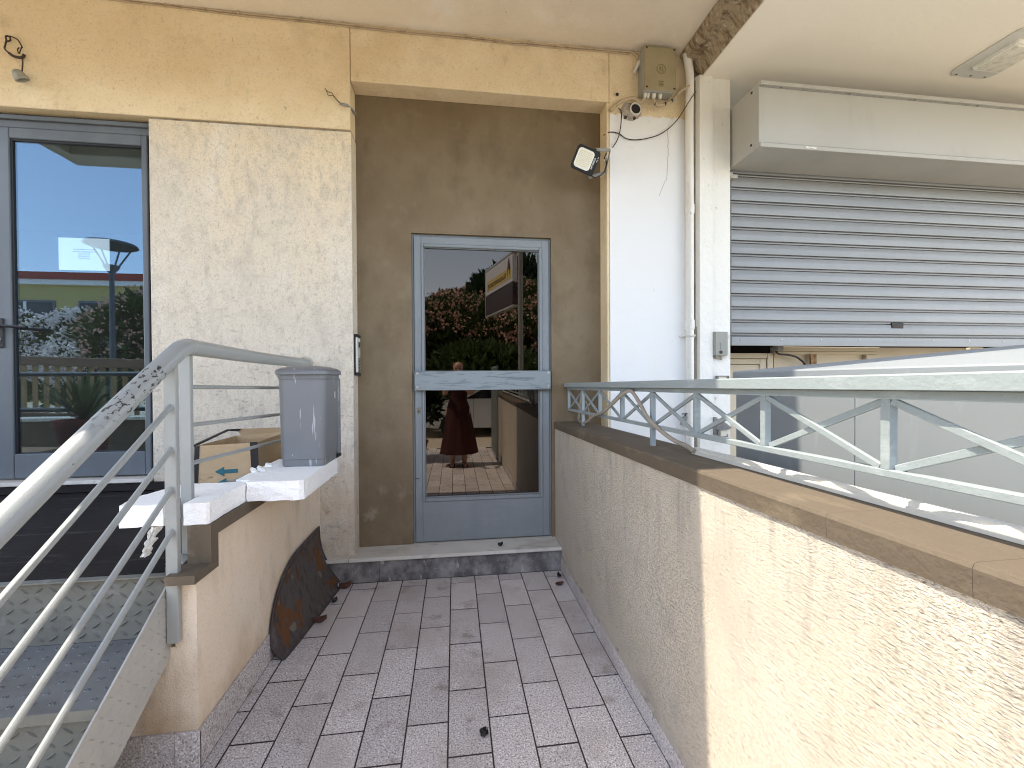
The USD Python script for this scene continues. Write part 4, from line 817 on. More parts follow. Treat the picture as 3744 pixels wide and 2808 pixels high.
wr = thing('bare_wire', 'twisted bare wire ends sticking out of a stub left of the recess top', 'wire', (-0.7245, yF, 3.1364))
Wp = [(-.851, 3.299), (-.837, 3.278), (-.81, 3.272), (-.794, 3.252), (-.768, 3.222), (-.754, 3.206)]
part(wr, 'strand', tube(smooth_path([(wx(x), yF - .02, wz(z)) for x, z in Wp], 5), .0020, 6), 'dark_wire')
part(wr, 'strand', tube(smooth_path([(wx(x), yF - .024, wz(z)) for x, z in ((-.838, 3.285), (-.836, 3.262), (-.826, 3.250), (-.800, 3.250), (-.780, 3.224), (-.754, 3.202))], 5), .0018, 6), 'dark_wire')
part(wr, 'sleeve', tube([(-0.7303, yF - .022, 3.1384), (-0.6859, yF - .016, 3.1355), (-0.6646, yF + .03, 3.1393), (-0.6569, yF + .10, 3.1461)], .0075, 8), 'old_plastic')
lh = thing('lamp_holder', 'white lamp holder dangling on a looped wire at the upper left wall', 'lamp holder', (-2.5599, yF, 3.1364))
loop = [(-2.697, 3.461), (-2.663, 3.448), (-2.643, 3.42), (-2.633, 3.40), (-2.645, 3.395)]
part(lh, 'wire', tube(smooth_path([(wx(a), yF - .02, wz(b)) for a, b in [(-2.72, 3.43), (-2.700, 3.440), (-2.706, 3.462), (-2.724, 3.460), (-2.722, 3.435), (-2.728, 3.407), (-2.731, 3.383), (-2.709, 3.36)]], 6), .0042, 7), 'dark_wire')
part(lh, 'wire', tube(smooth_path([(wx(a), yF - .02, wz(b)) for a, b in [(-2.718, 3.461), (-2.697, 3.462), (-2.663, 3.448), (-2.645, 3.42), (-2.636, 3.400)]], 6), .0035, 7), 'dark_wire')
part(lh, 'wire', tube(smooth_path([(wx(a), yF - .02, wz(b)) for a, b in [(-2.709, 3.36), (-2.685, 3.343), (-2.66, 3.338), (-2.637, 3.34), (-2.626, 3.36)]], 6), .0075, 7), 'dark_wire')
part(lh, 'wire', tube(smooth_path([(wx(a), yF - .02, wz(b)) for a, b in [(-2.652, 3.40), (-2.662, 3.385), (-2.655, 3.362), (-2.646, 3.385), (-2.640, 3.402)]], 6), .003, 7), 'dark_wire')
part(lh, 'wire', tube(smooth_path([(wx(a), yF - .024, wz(b)) for a, b in [(-2.633, 3.345), (-2.632, 3.30), (-2.636, 3.252)]], 6), .0036, 7), 'dark_wire')
qx, qz = -2.5483, 3.1490
tilt = trimesh.transformations.rotation_matrix(.38, (1, 0, 0)) @ trimesh.transformations.rotation_matrix(-.35, (0, 1, 0))
hm = loft([np.array([(r * math.cos(a), r * math.sin(a), z) for a in ang]) for r, z in ((.006, .036), (.018, .030), (.028, .012), (.030, -.006), (.034, -.010), (.034, -.020), (.027, -.022), (.024, -.012), (.023, .0))], cap=False); hm.apply_transform(tilt); hm.apply_translation((qx, yF - .036, qz))
part(lh, 'socket', hm, 'grey_plastic', smooth=35)
hd_ = cyl((0, 0, -.004), (0, 0, .0), .0235, 20); hd_.apply_transform(tilt); hd_.apply_translation((qx, yF - .036, qz)); part(lh, 'bore', hd_, 'void')

# ================================================================== PIPES AND SMALL BOXES ON THE RIGHT WALL
pp = thing('drain_pipe', 'white painted vertical drain pipe with clamp beside the broken pillar edge', 'pipe', (1.7002, yF - .035, 0))
pxc = 1.6973
pth = smooth_path([(pxc, yF - .040, -.1), (pxc, yF - .040, 1.0), (pxc, yF - .040, 2.6), (pxc - .002, yF - .042, 3.2), (pxc - .001, yF - .046, 3.5), (pxc - .012, yF - .05, 3.58), (pxc - .03, yF - .055, zc - .01)], 8)
part(pp, 'tube', tube(pth, .0285, 18), 'white_pillar', smooth=40)
for z, r in ((1.7212, .0335), (2.5568, .0325)):
    part(pp, 'socket', loft([np.array([(pxc + q * math.cos(a), yF - .040 + q * math.sin(a), zz2) for a in ang]) for q, zz2 in ((.0288, z - .035), (r, z - .03), (r, z + .03), (.0288, z + .035))]), 'white_pillar', smooth=40)
cz_ = 1.6411
part(pp, 'clamp', join(tube(smooth_path([(pxc - .048, yF - .006, cz_), (pxc - .036, yF - .02, cz_), (pxc - .026, yF - .066, cz_), (pxc, yF - .072, cz_ - .003), (pxc + .026, yF - .066, cz_), (pxc + .036, yF - .02, cz_), (pxc + .048, yF - .008, cz_)], 5), .006, 8), cyl((pxc - .050, yF - .002, cz_), (pxc - .050, yF - .012, cz_), .013, 12), cyl((pxc + .044, yF - .012, cz_), (pxc + .044, yF - .030, cz_), .013, 12)), 'pvc')
p2_ = thing('thin_pipe', 'thin grimy vertical pipe in the dark gap right of the white drain pipe', 'pipe', (1.7533, yF - .02, 0))
part(p2_, 'tube', tube([(1.7562, yF - .012, z) for z in np.linspace(-.1, 1.7067, 12)], .022, 14), 'dirty_gap', smooth=40)
part(p2_, 'tube', tube([(1.7581, yF - .008, z) for z in np.linspace(1.6874, 3.5, 14)], .016, 12), 'dirty_gap', smooth=40)
yP = 2.9463
sw = thing('key_switch_box', 'beige key switch cover box on the white pillar beside the shutter', 'switch box', (1.9223, yP, 1.4942))
part(sw, 'cover', hull([(x, y, z) for (x, y) in ((1.8692, yP - .002), (1.8702, yP - .026), (1.8789, yP - .036), (1.9610, yP - .038), (1.9784, yP - .026), (1.9803, yP - .002)) for z in (1.4971, 1.6681)]), 'grey_plastic', smooth=20)
part(sw, 'lock', cyl((1.9175, yP - .036, 1.5203), (1.9175, yP - .042, 1.5203), .011, 14), 'dark_wire')
part(sw, 'rib', cb(1.9156, 1.9243, yP - .0395, yP - .036, 1.5377, 1.5889, .002), 'grey_plastic')
part(sw, 'cable_entry', join(cyl((1.8982, yP - .015, 1.4971), (1.8982, yP - .015, 1.4768), .012, 10), cyl((1.9320, yP - .015, 1.4971), (1.9320, yP - .015, 1.4652), .009, 10)), 'mortar')
so = thing('metal_junction_box', 'small open grey metal box on the white pillar just above the railing', 'junction box', (1.9417, yP, 1.3010))
part(so, 'shell', ring(1.8963, 1.9861, 1.2865, 1.3493, 1.8963 + .006, 1.9861 - .006, 1.2865 + .006, 1.3493 - .006, yP - .035, yP - .001, .001), 'old_plastic')
part(so, 'plate', cb(1.9011, 1.9803, yP - .022, yP - .0015, 1.2914, 1.3445), 'alu')
part(so, 'knob', ball((1.9436, yP - .026, 1.3184), .012, (1.4, .6, .8), 1), 'black')
tp = thing('water_tap', 'small old water tap low on the white wall left of the drain pipe', 'tap', (1.6325, yF - .03, 1.0112))
tx, tz = 1.6567, 1.0402
part(tp, 'body', join(cyl((tx, yF, tz), (tx, yF - .05, tz), .009, 10), cyl((tx - .005, yF - .045, tz + .015), (tx - .028, yF - .055, tz - .025), .010, 10), ball((tx, yF - .048, tz), .014, (1, 1, 1.2), 2)), 'old_plastic')
part(tp, 'spout', join(cyl((tx - .028, yF - .055, tz - .024), (tx - .036, yF - .057, tz - .046), .012, 10, .010)), 'old_plastic')
part(tp, 'handle', join(cyl((tx, yF - .048, tz + .014), (tx, yF - .048, tz + .032), .006, 8), bar((tx - .024, yF - .048, tz + .034), (tx + .022, yF - .048, tz + .036), .010, .007)), 'dark_wire')
wl_ = thing('outdoor_socket', 'weathered grey outdoor socket with tilted cover low on the white pillar', 'socket', (1.9223, yP, 0.9146))
lz_ = 0.9195
part(wl_, 'back_plate', cb(1.8702, 1.8953, yP - .03, yP - .001, lz_, lz_ + .128, .003), 'old_plastic')
part(wl_, 'hood', hull([(1.8885, yP - .02, lz_ + .12), (1.9079, yP - .05, lz_ + .115), (1.9784, yP - .075, lz_ + .055), (1.9803, yP - .02, lz_ + .06), (1.8789, yP - .06, lz_ + .05), (1.8789, yP - .01, lz_ + .04), (1.9513, yP - .085, lz_ + .045), (1.8934, yP - .075, lz_ + .035)]), 'old_plastic', smooth=False)
part(wl_, 'insert', hull([(1.8982 + .045 * a, yP - .065 + .05 * b, lz_ + q) for a in (0, 1) for b in (0, 1) for q in (-.006, .04)]), 'alu')
part(wl_, 'hinge', cyl((1.8953, yP - .05, lz_ + .002), (1.9590, yP - .05, lz_ - .004), .011, 10), 'old_plastic')
# ceiling lamp
lm = thing('ceiling_lamp', 'oblong white bulkhead lamp on the cream soffit at upper right', 'ceiling lamp', (3.6998, 2.4730, zr))
lcx, lcy = 3.7046, 2.4730
part(lm, 'plate', loft([rrect(lcx, lcy, 0.3594, 0.4463, .07, zr - .0005, 7), rrect(lcx, lcy, 0.3594, 0.4463, .07, zr - .008, 7), rrect(lcx, lcy, 0.3381, 0.4250, .07, zr - .012, 7)]), 'lamp_plate', smooth=35)
part(lm, 'bezel', loft([rrect(lcx + .02, lcy, .232, .262, .012, zr - .0121, 4), rrect(lcx + .02, lcy, .222, .250, .012, zr - .034, 4), rrect(lcx + .02, lcy, .205, .232, .008, zr - .036, 4)]), 'lens_white', smooth=30)
part(lm, 'lens', loft([rrect(lcx + .02, lcy, .200, .226, .006, zr - .0355, 4), rrect(lcx + .02, lcy, .188, .214, .006, zr - .042, 4)]), 'lamp_lens', smooth=30)
for dx in (-.12, -.0, .12):
    part(lm, 'screw', cyl((lcx + dx, lcy + .20, zr - .0122), (lcx + dx, lcy + .20, zr - .015), .006, 8), 'dark_wire')

# ================================================================== CABLE AND TRUNKING ON THE RIGHT PARAPET
tr = thing('cable_trunking', 'long white plastic cable trunking lying along the right parapet coping', 'trunking', (.905, .5, 1.06))
def ctop(y): return zb(y) + .0515
def tsec(y, x):
    z = ctop(y)
    return np.array([(x - .0145, y, z), (x - .0145, y, z + .012), (x - .0125, y, z + .0135), (x - .0095, y, z + .014), (x - .009, y, z + .0215), (x - .006, y, z + .024), (x + .007, y, z + .024), (x + .0095, y, z + .0215), (x + .010, y, z + .0135), (x + .0135, y, z + .012), (x + .0135, y, z)])
part(tr, 'base', loft([tsec(y, .895 + .0015 * math.sin(2 * y)) for y in np.linspace(1.515, -1.8, 40)]), 'pvc', smooth=25)
hs = thing('cable_hose', 'beige cable looped over the right railing and running into the trunking', 'cable', (.86, 2.2, 1.05))
h1 = [(.93, yB - .06, zb(yB) + .30), (.905, yB - .05, 1.11), (.900, yB - .06, ctop(3.0) + .012), (.875, 2.93, ctop(2.9) + .012), (.850, 2.80, ctop(2.8) + .016), (.822, 2.62, ctop(2.6) + .035), (.812, 2.44, ctop(2.4) + .085), (.805, 2.26, 1.155), (.803, 2.10, 1.215), (.806, 2.0, 1.256), (.812, 1.935, 1.274), (.806, 1.87, 1.262), (.808, 1.80, 1.215), (.812, 1.74, 1.165), (.822, 1.66, 1.125), (.845, 1.58, 1.09), (.868, 1.535, 1.076), (.876, 1.49, ctop(1.49) + .012)]
part(hs, 'sheath', tube(smooth_path(h1, 6), .0085, 10), 'grey_hose')
part(hs, 'loop', tube(smooth_path([(.93, yB - .07, 1.16), (.928, yB - .08, 1.10), (.935, yB - .09, ctop(3.0) + .01), (.95, yB - .16, ctop(2.9) + .01), (.955, yB - .11, 1.12), (.945, yB - .08, 1.17)], 6), .006, 8), 'grey_hose')

# small marks: cracks in the white wall, chipped paint on the shutter box
def crack(pts, y, w=.0011): return tube([(x, y, z) for x, z in pts], w, 5)
g9 = np.random.default_rng(44)
cp = [(1.5456 + .006 * math.sin(5 * t) + g9.normal() * .0018, 3.1364 - t * .42) for t in np.linspace(0, .86, 22)] + [(1.5311 - .05 * t, 3.1364 - .36 - .12 * t) for t in np.linspace(.1, 1, 8)]
part(bld, 'crack', crack(cp, yF - .0032), 'rust')
for k_ in range(3):
    part(bx, 'paint_chip', hull([(bxa + .355 + .022 * k_ + g9.normal() * .004 + a * .013, yb0 - .0146, zbt + .012 + g9.normal() * .002 + b * .006) for a in (-1, 1) for b in (-1, 1)] + [(bxa + .355 + .022 * k_, yb0 - .0139, zbt + .012)]), 'lens_white', smooth=False)

# ================================================================== BEHIND THE CAMERA (seen mirrored in the glass)
import manifold3d as m3
def limb_body(chains, edge=.016, it=8):
    parts_ = []
    for ch in chains:
        for (a, ra), (b, rb) in zip(ch[:-1], ch[1:]):
            sa = m3.Manifold.sphere(ra, 16).translate(tuple(map(float, a))); sb = m3.Manifold.sphere(rb, 16).translate(tuple(map(float, b)))
            parts_.append(m3.Manifold.batch_hull([sa, sb]))
    mm = m3.Manifold.batch_boolean(parts_, m3.OpType.Add).refine_to_length(edge)
    q = mm.to_mesh(); t = trimesh.Trimesh(q.vert_properties[:, :3], q.tri_verts)
    trimesh.smoothing.filter_taubin(t, iterations=it); return t
M['skin'] = mat('skin', (0.50, 0.30, 0.215), rough=.5)
M['dress'] = mat('dress', (0.060, 0.014, 0.012), [(14, (1, 1, .3), (.03, .008, .007), .45, .65, .6)], .85)
M['hair'] = mat('hair', (0.30, 0.185, 0.075), [(60, (1, 1, .15), (.12, .06, .02), .45, .6, .8)], .4)
M['phone'] = mat('phone', (0.02, 0.02, 0.022), rough=.25)
M['shoe'] = mat('shoe', (0.05, 0.03, 0.02), rough=.6)
PX, PYb = .055, -.42
per = thing('person', 'woman in long dark red sleeveless dress holding a phone up at chest height', 'person', (PX, PYb, 0))
def P(x, y, z): return (PX + x, PYb + y, z)
ch = [[(P(0, 0, .86), .125), (P(0, -.01, 1.02), .11), (P(0, -.005, 1.18), .115), (P(0, -.01, 1.29), .095)],
      [(P(-.145, -.01, 1.305), .052), (P(.145, -.01, 1.305), .052)], [(P(0, -.01, 1.30), .075), (P(0, .0, 1.38), .047), (P(0, .012, 1.43), .045)],
      [(P(0, .015, 1.475), .068), (P(0, .01, 1.525), .078), (P(0, .04, 1.44), .05)], [(P(0, .085, 1.48), .012), (P(0, .098, 1.462), .013)]]
for s in (-1, 1):
    ch.append([(P(s * .15, -.01, 1.30), .050), (P(s * .20, .07, 1.13), .041), (P(s * .09 - .05, .30, 1.265), .029), (P(s * .085 - .052, .345, 1.30), .026)])
    ch.append([(P(s * .085, 0, .84), .105), (P(s * .085, .01, .47), .062), (P(s * .09, -.01, .27), .056), (P(s * .09, -.015, .085), .036), (P(s * .092, .0, .05), .038)])
    ch.append([(P(s * .092, -.03, .035), .032), (P(s * .10, .11, .028), .030), (P(s * .10, .15, .022), .022)])
    hx, hy, hz = s * .085 - .052, .355, 1.318
    ch.append([(P(hx, hy - .01, hz - .015), .026), (P(hx - s * .008, hy + .012, hz + .03), .026)])
    for k, (dz, L) in enumerate(((.034, .9), (.013, 1.0), (-.008, .95), (-.028, .75))):
        ch.append([(P(hx - s * .004, hy + .02, hz + .02 + dz), .0095), (P(hx - s * .008, hy + .038 * L, hz + .022 + dz), .0088), (P(hx - s * .03 * L, hy + .046 * L, hz + .024 + dz), .008)])
    ch.append([(P(hx, hy, hz), .012), (P(hx - s * .012, hy + .014, hz + .055), .0105), (P(hx - s * .028, hy + .018, hz + .075), .009)])
bodym = limb_body(ch)
pb_ = part(per, 'body', bodym, 'skin', smooth=True)
aa = np.linspace(0, 2 * math.pi, 49)[:-1]
def dsec(z, rx, ry, fold):
    f = 1 + fold * np.sin(9 * aa + 3 * z) + fold * .6 * np.sin(14 * aa + 1.3)
    return np.array([P(rx * k * math.cos(a), -.005 + ry * k * math.sin(a), z) for a, k in zip(aa, f)])
part(per, 'dress', loft([dsec(z, rx, ry, fo) for z, rx, ry, fo in ((.20, .285, .24, .06), (.24, .28, .235, .06), (.5, .235, .20, .05), (.75, .195, .165, .035), (.90, .175, .15, .015), (1.02, .135, .125, .008), (1.12, .142, .13, .004), (1.22, .150, .132, .0), (1.29, .150, .112, 0), (1.325, .13, .085, 0))]), 'dress', smooth=60)
hm_ = trimesh.creation.icosphere(subdivisions=3, radius=1.0); hv = hm_.vertices.copy()
drop = np.where((hv[:, 2] < 0) & (hv[:, 1] < .25), hv[:, 2] * .16, hv[:, 2] * .09)
keep = np.where((hv[:, 1] > .35) & (hv[:, 2] < .45), -.035, 0)
hm_.vertices = np.c_[PX + hv[:, 0] * .098, PYb - .012 + hv[:, 1] * .092 + keep, 1.52 + drop]
part(per, 'hair', hm_, 'hair', smooth=True)
for s in (-1, 1):
    part(per, 'eye', ball(P(s * .031, .078, 1.505), .011, sub=2), 'black')
    part(per, 'shoe', hull([P(s * .097 + a * .042, b, z) for a in (-1, 1) for b in (-.065, .165) for z in (.001, .02)]), 'shoe')
part(per, 'mouth', ball(P(0, .082, 1.435), .014, (1.4, .4, .35), 1), 'dress')
single('phone', cb(-.075, .073, -.034, -.026, 1.292, 1.366, .005), 'phone', 'black phone held sideways in both hands of the woman', 'phone')

# shrubs
def foliage(n, R, leaf_l, seed, flower=0, squash=1.0, inner=.55):
    g = np.random.default_rng(seed)
    d = g.normal(size=(n, 3)); d /= np.linalg.norm(d, axis=1, keepdims=True); d[:, 2] = np.where(d[:, 2] < -.35, -d[:, 2], d[:, 2])
    lump = .72 + .5 * meshkit.fbm(d * 2.6 + seed, 3)
    r = (inner + (1 - inner) * g.random(n) ** .5) * lump
    c = d * r[:, None] * np.array(R) + np.array((0, 0, R[2] * .75))
    t = d + g.normal(size=(n, 3)) * .75; t[:, 2] += .35; t /= np.linalg.norm(t, axis=1, keepdims=True)
    s = np.cross(t, g.normal(size=(n, 3))); s /= np.linalg.norm(s, axis=1, keepdims=True)
    L = leaf_l * (.7 + .6 * g.random(n)); W = L * .20
    V = np.stack([c, c + t * (L * .45)[:, None] + s * W[:, None], c + t * L[:, None], c + t * (L * .45)[:, None] - s * W[:, None]], 1).reshape(-1, 3)
    i = np.arange(n) * 4
    return trimesh.Trimesh(V, np.r_[np.c_[i, i + 1, i + 2], np.c_[i, i + 2, i + 3]], process=False), c, d, lump
def shrub_proto(name, label, fl, R, n, leafm, loc, seed, group, dens=.16, leaf_l=.16):
    p = thing(name, label, 'shrub' if fl else 'tree', loc, group)
    b = np.array(loc, float)
    f, c, d, lump = foliage(n, R, leaf_l, seed)
    f.vertices = f.vertices + b
    part(p, 'foliage', f, leafm, smooth=False, kind='stuff')
    g = np.random.default_rng(seed + 1)
    if fl:
        k = int(n * dens); d2 = g.normal(size=(k, 3)); d2 /= np.linalg.norm(d2, axis=1, keepdims=True); d2[:, 2] = np.abs(d2[:, 2])
        patch = meshkit.fbm(d2 * 3.3 + seed * 2, 2) > .42; d2 = d2[patch]; k = len(d2)
        c2 = d2 * (.72 + .5 * meshkit.fbm(d2 * 2.6 + seed, 3))[:, None] * np.array(R) * 1.02 + np.array((0, 0, R[2] * .75)) + b
        allV, allF, o = [], [], 0
        for q in range(k):
            for w in range(5):
                u = g.normal(size=3); u /= np.linalg.norm(u); v = np.cross(u, g.normal(size=3)); v /= np.linalg.norm(v)
                e = .028 + .022 * g.random(); cc = c2[q] + g.normal(size=3) * .055
                allV += [cc + u * e, cc + v * e, cc - u * e, cc - v * e]; allF += [(o, o + 1, o + 2), (o, o + 2, o + 3)]; o += 4
        part(p, 'flowers', trimesh.Trimesh(np.array(allV), allF, process=False), fl, smooth=False, kind='stuff')
    stems = [tube(smooth_path([b + (g.normal() * .1, g.normal() * .1, 0), b + (g.normal() * .2, g.normal() * .2, R[2] * .5), b + np.array((g.normal() * R[0] * .4, g.normal() * R[1] * .4, R[2] * 1.1))], 4), [.05] * 1 + list(np.linspace(.05, .015, 8)), 6) for q in range(5)]
    part(p, 'trunk', join(stems), 'bark', smooth=False)
    return p
G1 = 'oleander shrubs across the street'
pw = shrub_proto('white_oleander', 'white flowering oleander shrub across the street behind the brown fence', 'flower_white', (1.7, 1.5, 2.0), 10000, 'leaf', (-11.2, -8.6, -.1), 11, G1, .34)
pk = shrub_proto('pink_oleander', 'pink flowering oleander shrub right beside the white ones across the street', 'flower_pink', (1.9, 1.6, 2.1), 11000, 'leaf', (-7.9, -8.6, -.1), 12, G1, .07)
ODD = ['first', 'second', 'third', 'fourth', 'fifth', 'sixth', 'seventh', 'eighth']
near_row = [(-9.1, -8.4, 1.15, 40), (-6.0, -8.9, 1.0, 200), (-4.2, -9.2, 1.1, 310), (-2.4, -9.6, 1.15, 80), (-.6, -9.4, 1.2, 150), (1.3, -9.8, 1.2, 260), (3.2, -9.4, 1.2, 20), (5.2, -9.6, 1.15, 110)]
for i, (x, y, s, r) in enumerate(near_row):
    copy_of(pk, 'pink_oleander', (x, y, -.1), f'pink flowering oleander, {ODD[i]} from the white ones in the front row across the street', 'shrub', G1, r, s)
for i, (x, y, s, r) in enumerate([(-3.2, -11.5, 1.3, 70), (.2, -12.0, 1.35, 190), (3.5, -12.0, 1.5, 290)]):
    copy_of(pk, 'pink_oleander', (x, y, -.1), f'very tall pink oleander, {ODD[i]} from the yellow building in the back row', 'shrub', G1, r, s)
copy_of(pw, 'white_oleander', (-10.1, -8.1, -.1), 'low white flowering oleander shrub next to the pink ones across the street', 'shrub', G1, 250, .92)
copy_of(pw, 'white_oleander', (-13.0, -8.9, -.1), 'white flowering oleander shrub at the far left end of the row across the street', 'shrub', G1, 130, 1.0)
G2 = 'leafy bushes in front of the oleanders'
pg = shrub_proto('green_bush', 'dense dark green bush in front of the oleanders across the street', None, (1.3, 1.0, .95), 7000, 'leaf', (-1.0, -7.2, -.1), 15, G2, leaf_l=.2)
for i, (x, y, s, r) in enumerate(((-2.6, -7.3, 1.4, 220), (.9, -7.0, 1.5, 40), (2.6, -7.2, 1.3, 130), (4.4, -7.4, 1.4, 300))):
    copy_of(pg, 'green_bush', (x, y, -.1), f'dense dark green bush, {ODD[i]} from the street lamp in the low row', 'bush', G2, r, s)
tag(pg, cat='bush')
dk = shrub_proto('dark_tree', 'tall dark leafy tree rising behind the oleanders opposite the door', None, (2.4, 2.2, 3.3), 9000, 'leaf_dark', (2.7, -14.5, 1.4), 16, None, leaf_l=.32)
copy_of(dk, 'dark_tree', (-2.3, -22, 1.2), 'smaller dark tree top far behind the oleanders', 'tree', None, 60, .9)
# nearby potted bush casting its shade on the tiles
nb = thing('potted_bush', 'dark leafy bush in a clay pot at the left edge of the passage', 'plant', (-.62, -1.05, 0))
f_, c_, d_, l_ = foliage(1500, (.42, .38, .5), .13, 21); f_.vertices = f_.vertices + np.array((-.62, -1.05, .42)); part(nb, 'foliage', f_, 'leaf_dark', smooth=False, kind='stuff')
pots = lambda x, y, z, r, h: loft([np.array([(x + q * math.cos(a), y + q * math.sin(a), zz2) for a in ang]) for q, zz2 in ((r * .7, z), (r * .95, z + h * .85), (r * 1.05, z + h * .86), (r * 1.05, z + h), (r * .9, z + h), (r * .85, z + h * .9))])
M['clay'] = mat('clay', (0.30, 0.075, 0.045), rough=.75)
part(nb, 'pot', pots(-.62, -1.05, 0, .17, .32), 'clay', smooth=40)
# red pot with a spiky plant on the landing
sp_ = thing('spiky_plant', 'spiky leaved plant in a red pot on the landing', 'plant', (-3.15, 1.95, .648))
part(sp_, 'pot', pots(-3.15, 1.95, .649, .19, .36), 'clay', smooth=40)
gg = np.random.default_rng(5); bl_ = []
for i in range(90):
    a, t = gg.random() * 6.28, .25 + .9 * gg.random(); L = .35 + .25 * gg.random()
    d1 = np.array((math.cos(a) * math.sin(t), math.sin(a) * math.sin(t), math.cos(t))); w = np.cross(d1, (0, 0, 1)); w /= np.linalg.norm(w)
    p0 = np.array((-3.15, 1.95, 1.0)); p1 = p0 + d1 * L * .6; p2 = p0 + d1 * L + np.array((0, 0, -.10 * t * L * 2))
    bl_.append(trimesh.Trimesh([p0 - w * .008, p0 + w * .008, p1 + w * .010, p1 - w * .010, p2], [(0, 1, 2), (0, 2, 3), (3, 2, 4)], process=False))
part(sp_, 'leaves', join(bl_), 'leaf_spike', smooth=False, kind='stuff')
# landing front rail
lr = thing('landing_railing', 'dark tubular railing along the street side of the landing', 'railing', (-4, 1.72, .648))
for z in (1.08, 1.40):
    part(lr, 'tube', cyl((-5.4, 1.70, z), (-2.62, 1.70, z), .022, 12), 'dark_frame')
for x in (-5.38, -4.0, -2.64):
    part(lr, 'post', cb(x - .02, x + .02, 1.68, 1.72, .648, 1.41, .003), 'dark_frame')
# brown fence on the pavement edge
M['brown_wood'] = mat('brown_wood', (0.20, 0.125, 0.075), [(20, (.1, 1, 1), (.14, .085, .05), .45, .65, .7)], .7)
M['tan_wood'] = mat('tan_wood', (0.42, 0.27, 0.12), [(20, (1, 1, .1), (.30, .19, .09), .45, .65, .7)], .7)
fe = thing('timber_fence', 'timber fence with brown top rail and tan upright slats at the pavement edge', 'fence', (-6, -1.5, 0))
part(fe, 'top_rail', bar((-10.5, -2.0, 1.80), (-3.6, -1.15, 1.56), .06, .14), 'brown_wood')
part(fe, 'lower_rail', bar((-10.5, -2.0, .95), (-3.6, -1.15, .71), .05, .10), 'brown_wood')
for i in range(40):
    t = i / 39; x, y, z = -10.4 + 6.7 * t, -1.98 + .82 * t, 1.73 - .235 * t
    part(fe, 'slat', cb(x - .035, x + .035, y - .03, y - .012, .3, z, .003), 'tan_wood', smooth=False)
kb = thing('planter_wall', 'low concrete block planter wall with pale coping below the timber fence', 'planter', (-6, -.9, 0))
part(kb, 'wall', cb(-10, -3.0, -.95, -.75, -.1, .78), 'cement_cap')
part(kb, 'coping', cb(-10.02, -2.98, -.98, -.72, .781, .83, .006), 'marble')
# yellow building
M['yellow'] = mat('yellow', (0.46, 0.38, 0.15), [(1, I3, (.42, .345, .14), .45, .66, .6)], .9)
M['red_tile'] = mat('red_tile', (0.26, 0.05, 0.035), rough=.8)
yb = thing('yellow_building', 'long low yellow building with red roof edge and shuttered windows across the street', 'building', (-30, -29, -.1))
part(yb, 'wall', cb(-60, -13, -36, -28.6, -.1, 8.2), 'yellow')
part(yb, 'fascia', cb(-60.1, -12.9, -36.1, -28.3, 8.201, 8.55), 'white_wall')
part(yb, 'roof_edge', cb(-60.2, -12.8, -36.2, -28.2, 8.551, 9.05), 'red_tile')
for x in (-44.5, -39, -34.2, -29.6, -24.9, -19.5):
    w_ = part(yb, 'window', cb(x - 1.6, x + 1.6, -28.6, -28.5, 5.7, 7.1), 'dark_frame', smooth=False)
    part(w_, 'pane', cb(x - 1.45, x - .3, -28.5, -28.46, 5.85, 6.95), 'plain_glass', smooth=False)
    part(w_, 'pane', cb(x - .1, x + 1.45, -28.5, -28.46, 5.85, 6.95), 'plain_glass', smooth=False)
    part(w_, 'mullion', cb(x - .29, x - .11, -28.5, -28.44, 5.8, 7.0), 'white_wall', smooth=False)
# street lamp
sl_ = thing('street_lamp', 'dark street lamp with flat disc top on four slanting arms', 'street lamp', (-6.05, -2.5, 0))
part(sl_, 'pole', cyl((-6.05, -2.5, -.05), (-6.05, -2.5, 3.30), .05, 14, .038), 'dark_frame')
part(sl_, 'hub', loft([np.array([(-6.05 + r * math.cos(a), -2.5 + r * math.sin(a), z) for a in ang]) for r, z in ((.04, 3.26), (.11, 3.36), (.12, 3.40), (.03, 3.41))]), 'dark_frame', smooth=40)
for k in range(4):
    a = .5 + k * math.pi / 2
    part(sl_, 'arm', cyl((-6.05 + .10 * math.cos(a), -2.5 + .10 * math.sin(a), 3.39), (-6.05 + .30 * math.cos(a), -2.5 + .30 * math.sin(a), 3.74), .014, 8), 'dark_frame')
part(sl_, 'disc', loft([np.array([(-6.05 + r * math.cos(a), -2.5 + r * math.sin(a), z) for a in ang]) for r, z in ((.33, 3.73), (.38, 3.75), (.36, 3.79), (.1, 3.83))]), 'dark_frame', smooth=40)
# shop sign on a pole
sg = thing('shop_sign', 'white and yellow shop sign board on a pole by the pavement', 'sign', (1.30, -2.2, -.1))
A_, B_ = np.array((1.22, -2.23)), np.array((.80, -3.93))
def sgp(t, z, off): 
    q = A_ + (B_ - A_) * t; dn = np.array((B_ - A_)[::-1]) * (-1, 1); dn = dn / np.linalg.norm(dn); return (*(q + dn * off), z)
sgn = 1.0
dn_ = np.array((-(B_ - A_)[1], (B_ - A_)[0])); dn_ /= np.linalg.norm(dn_)
if dn_[1] < 0: dn_ = -dn_
def sgq(t, z, off): return (*(A_ + (B_ - A_) * t + dn_ * off), z)
def panel(t0, t1, z0, z1, o0, o1): return hull([sgq(t, z, o) for t in (t0, t1) for z in (z0, z1) for o in (o0, o1)])
M['sign_white'] = mat('sign_white', (0.62, 0.60, 0.60), rough=.4); M['sign_yellow'] = mat('sign_yellow', (0.62, 0.45, 0.10), rough=.4); M['sign_dark'] = mat('sign_dark', (.05, .03, .03), rough=.5)
part(sg, 'pole', cyl((1.30, -2.12, -.1), (1.30, -2.12, 5.2), .05, 14), 'old_plastic')
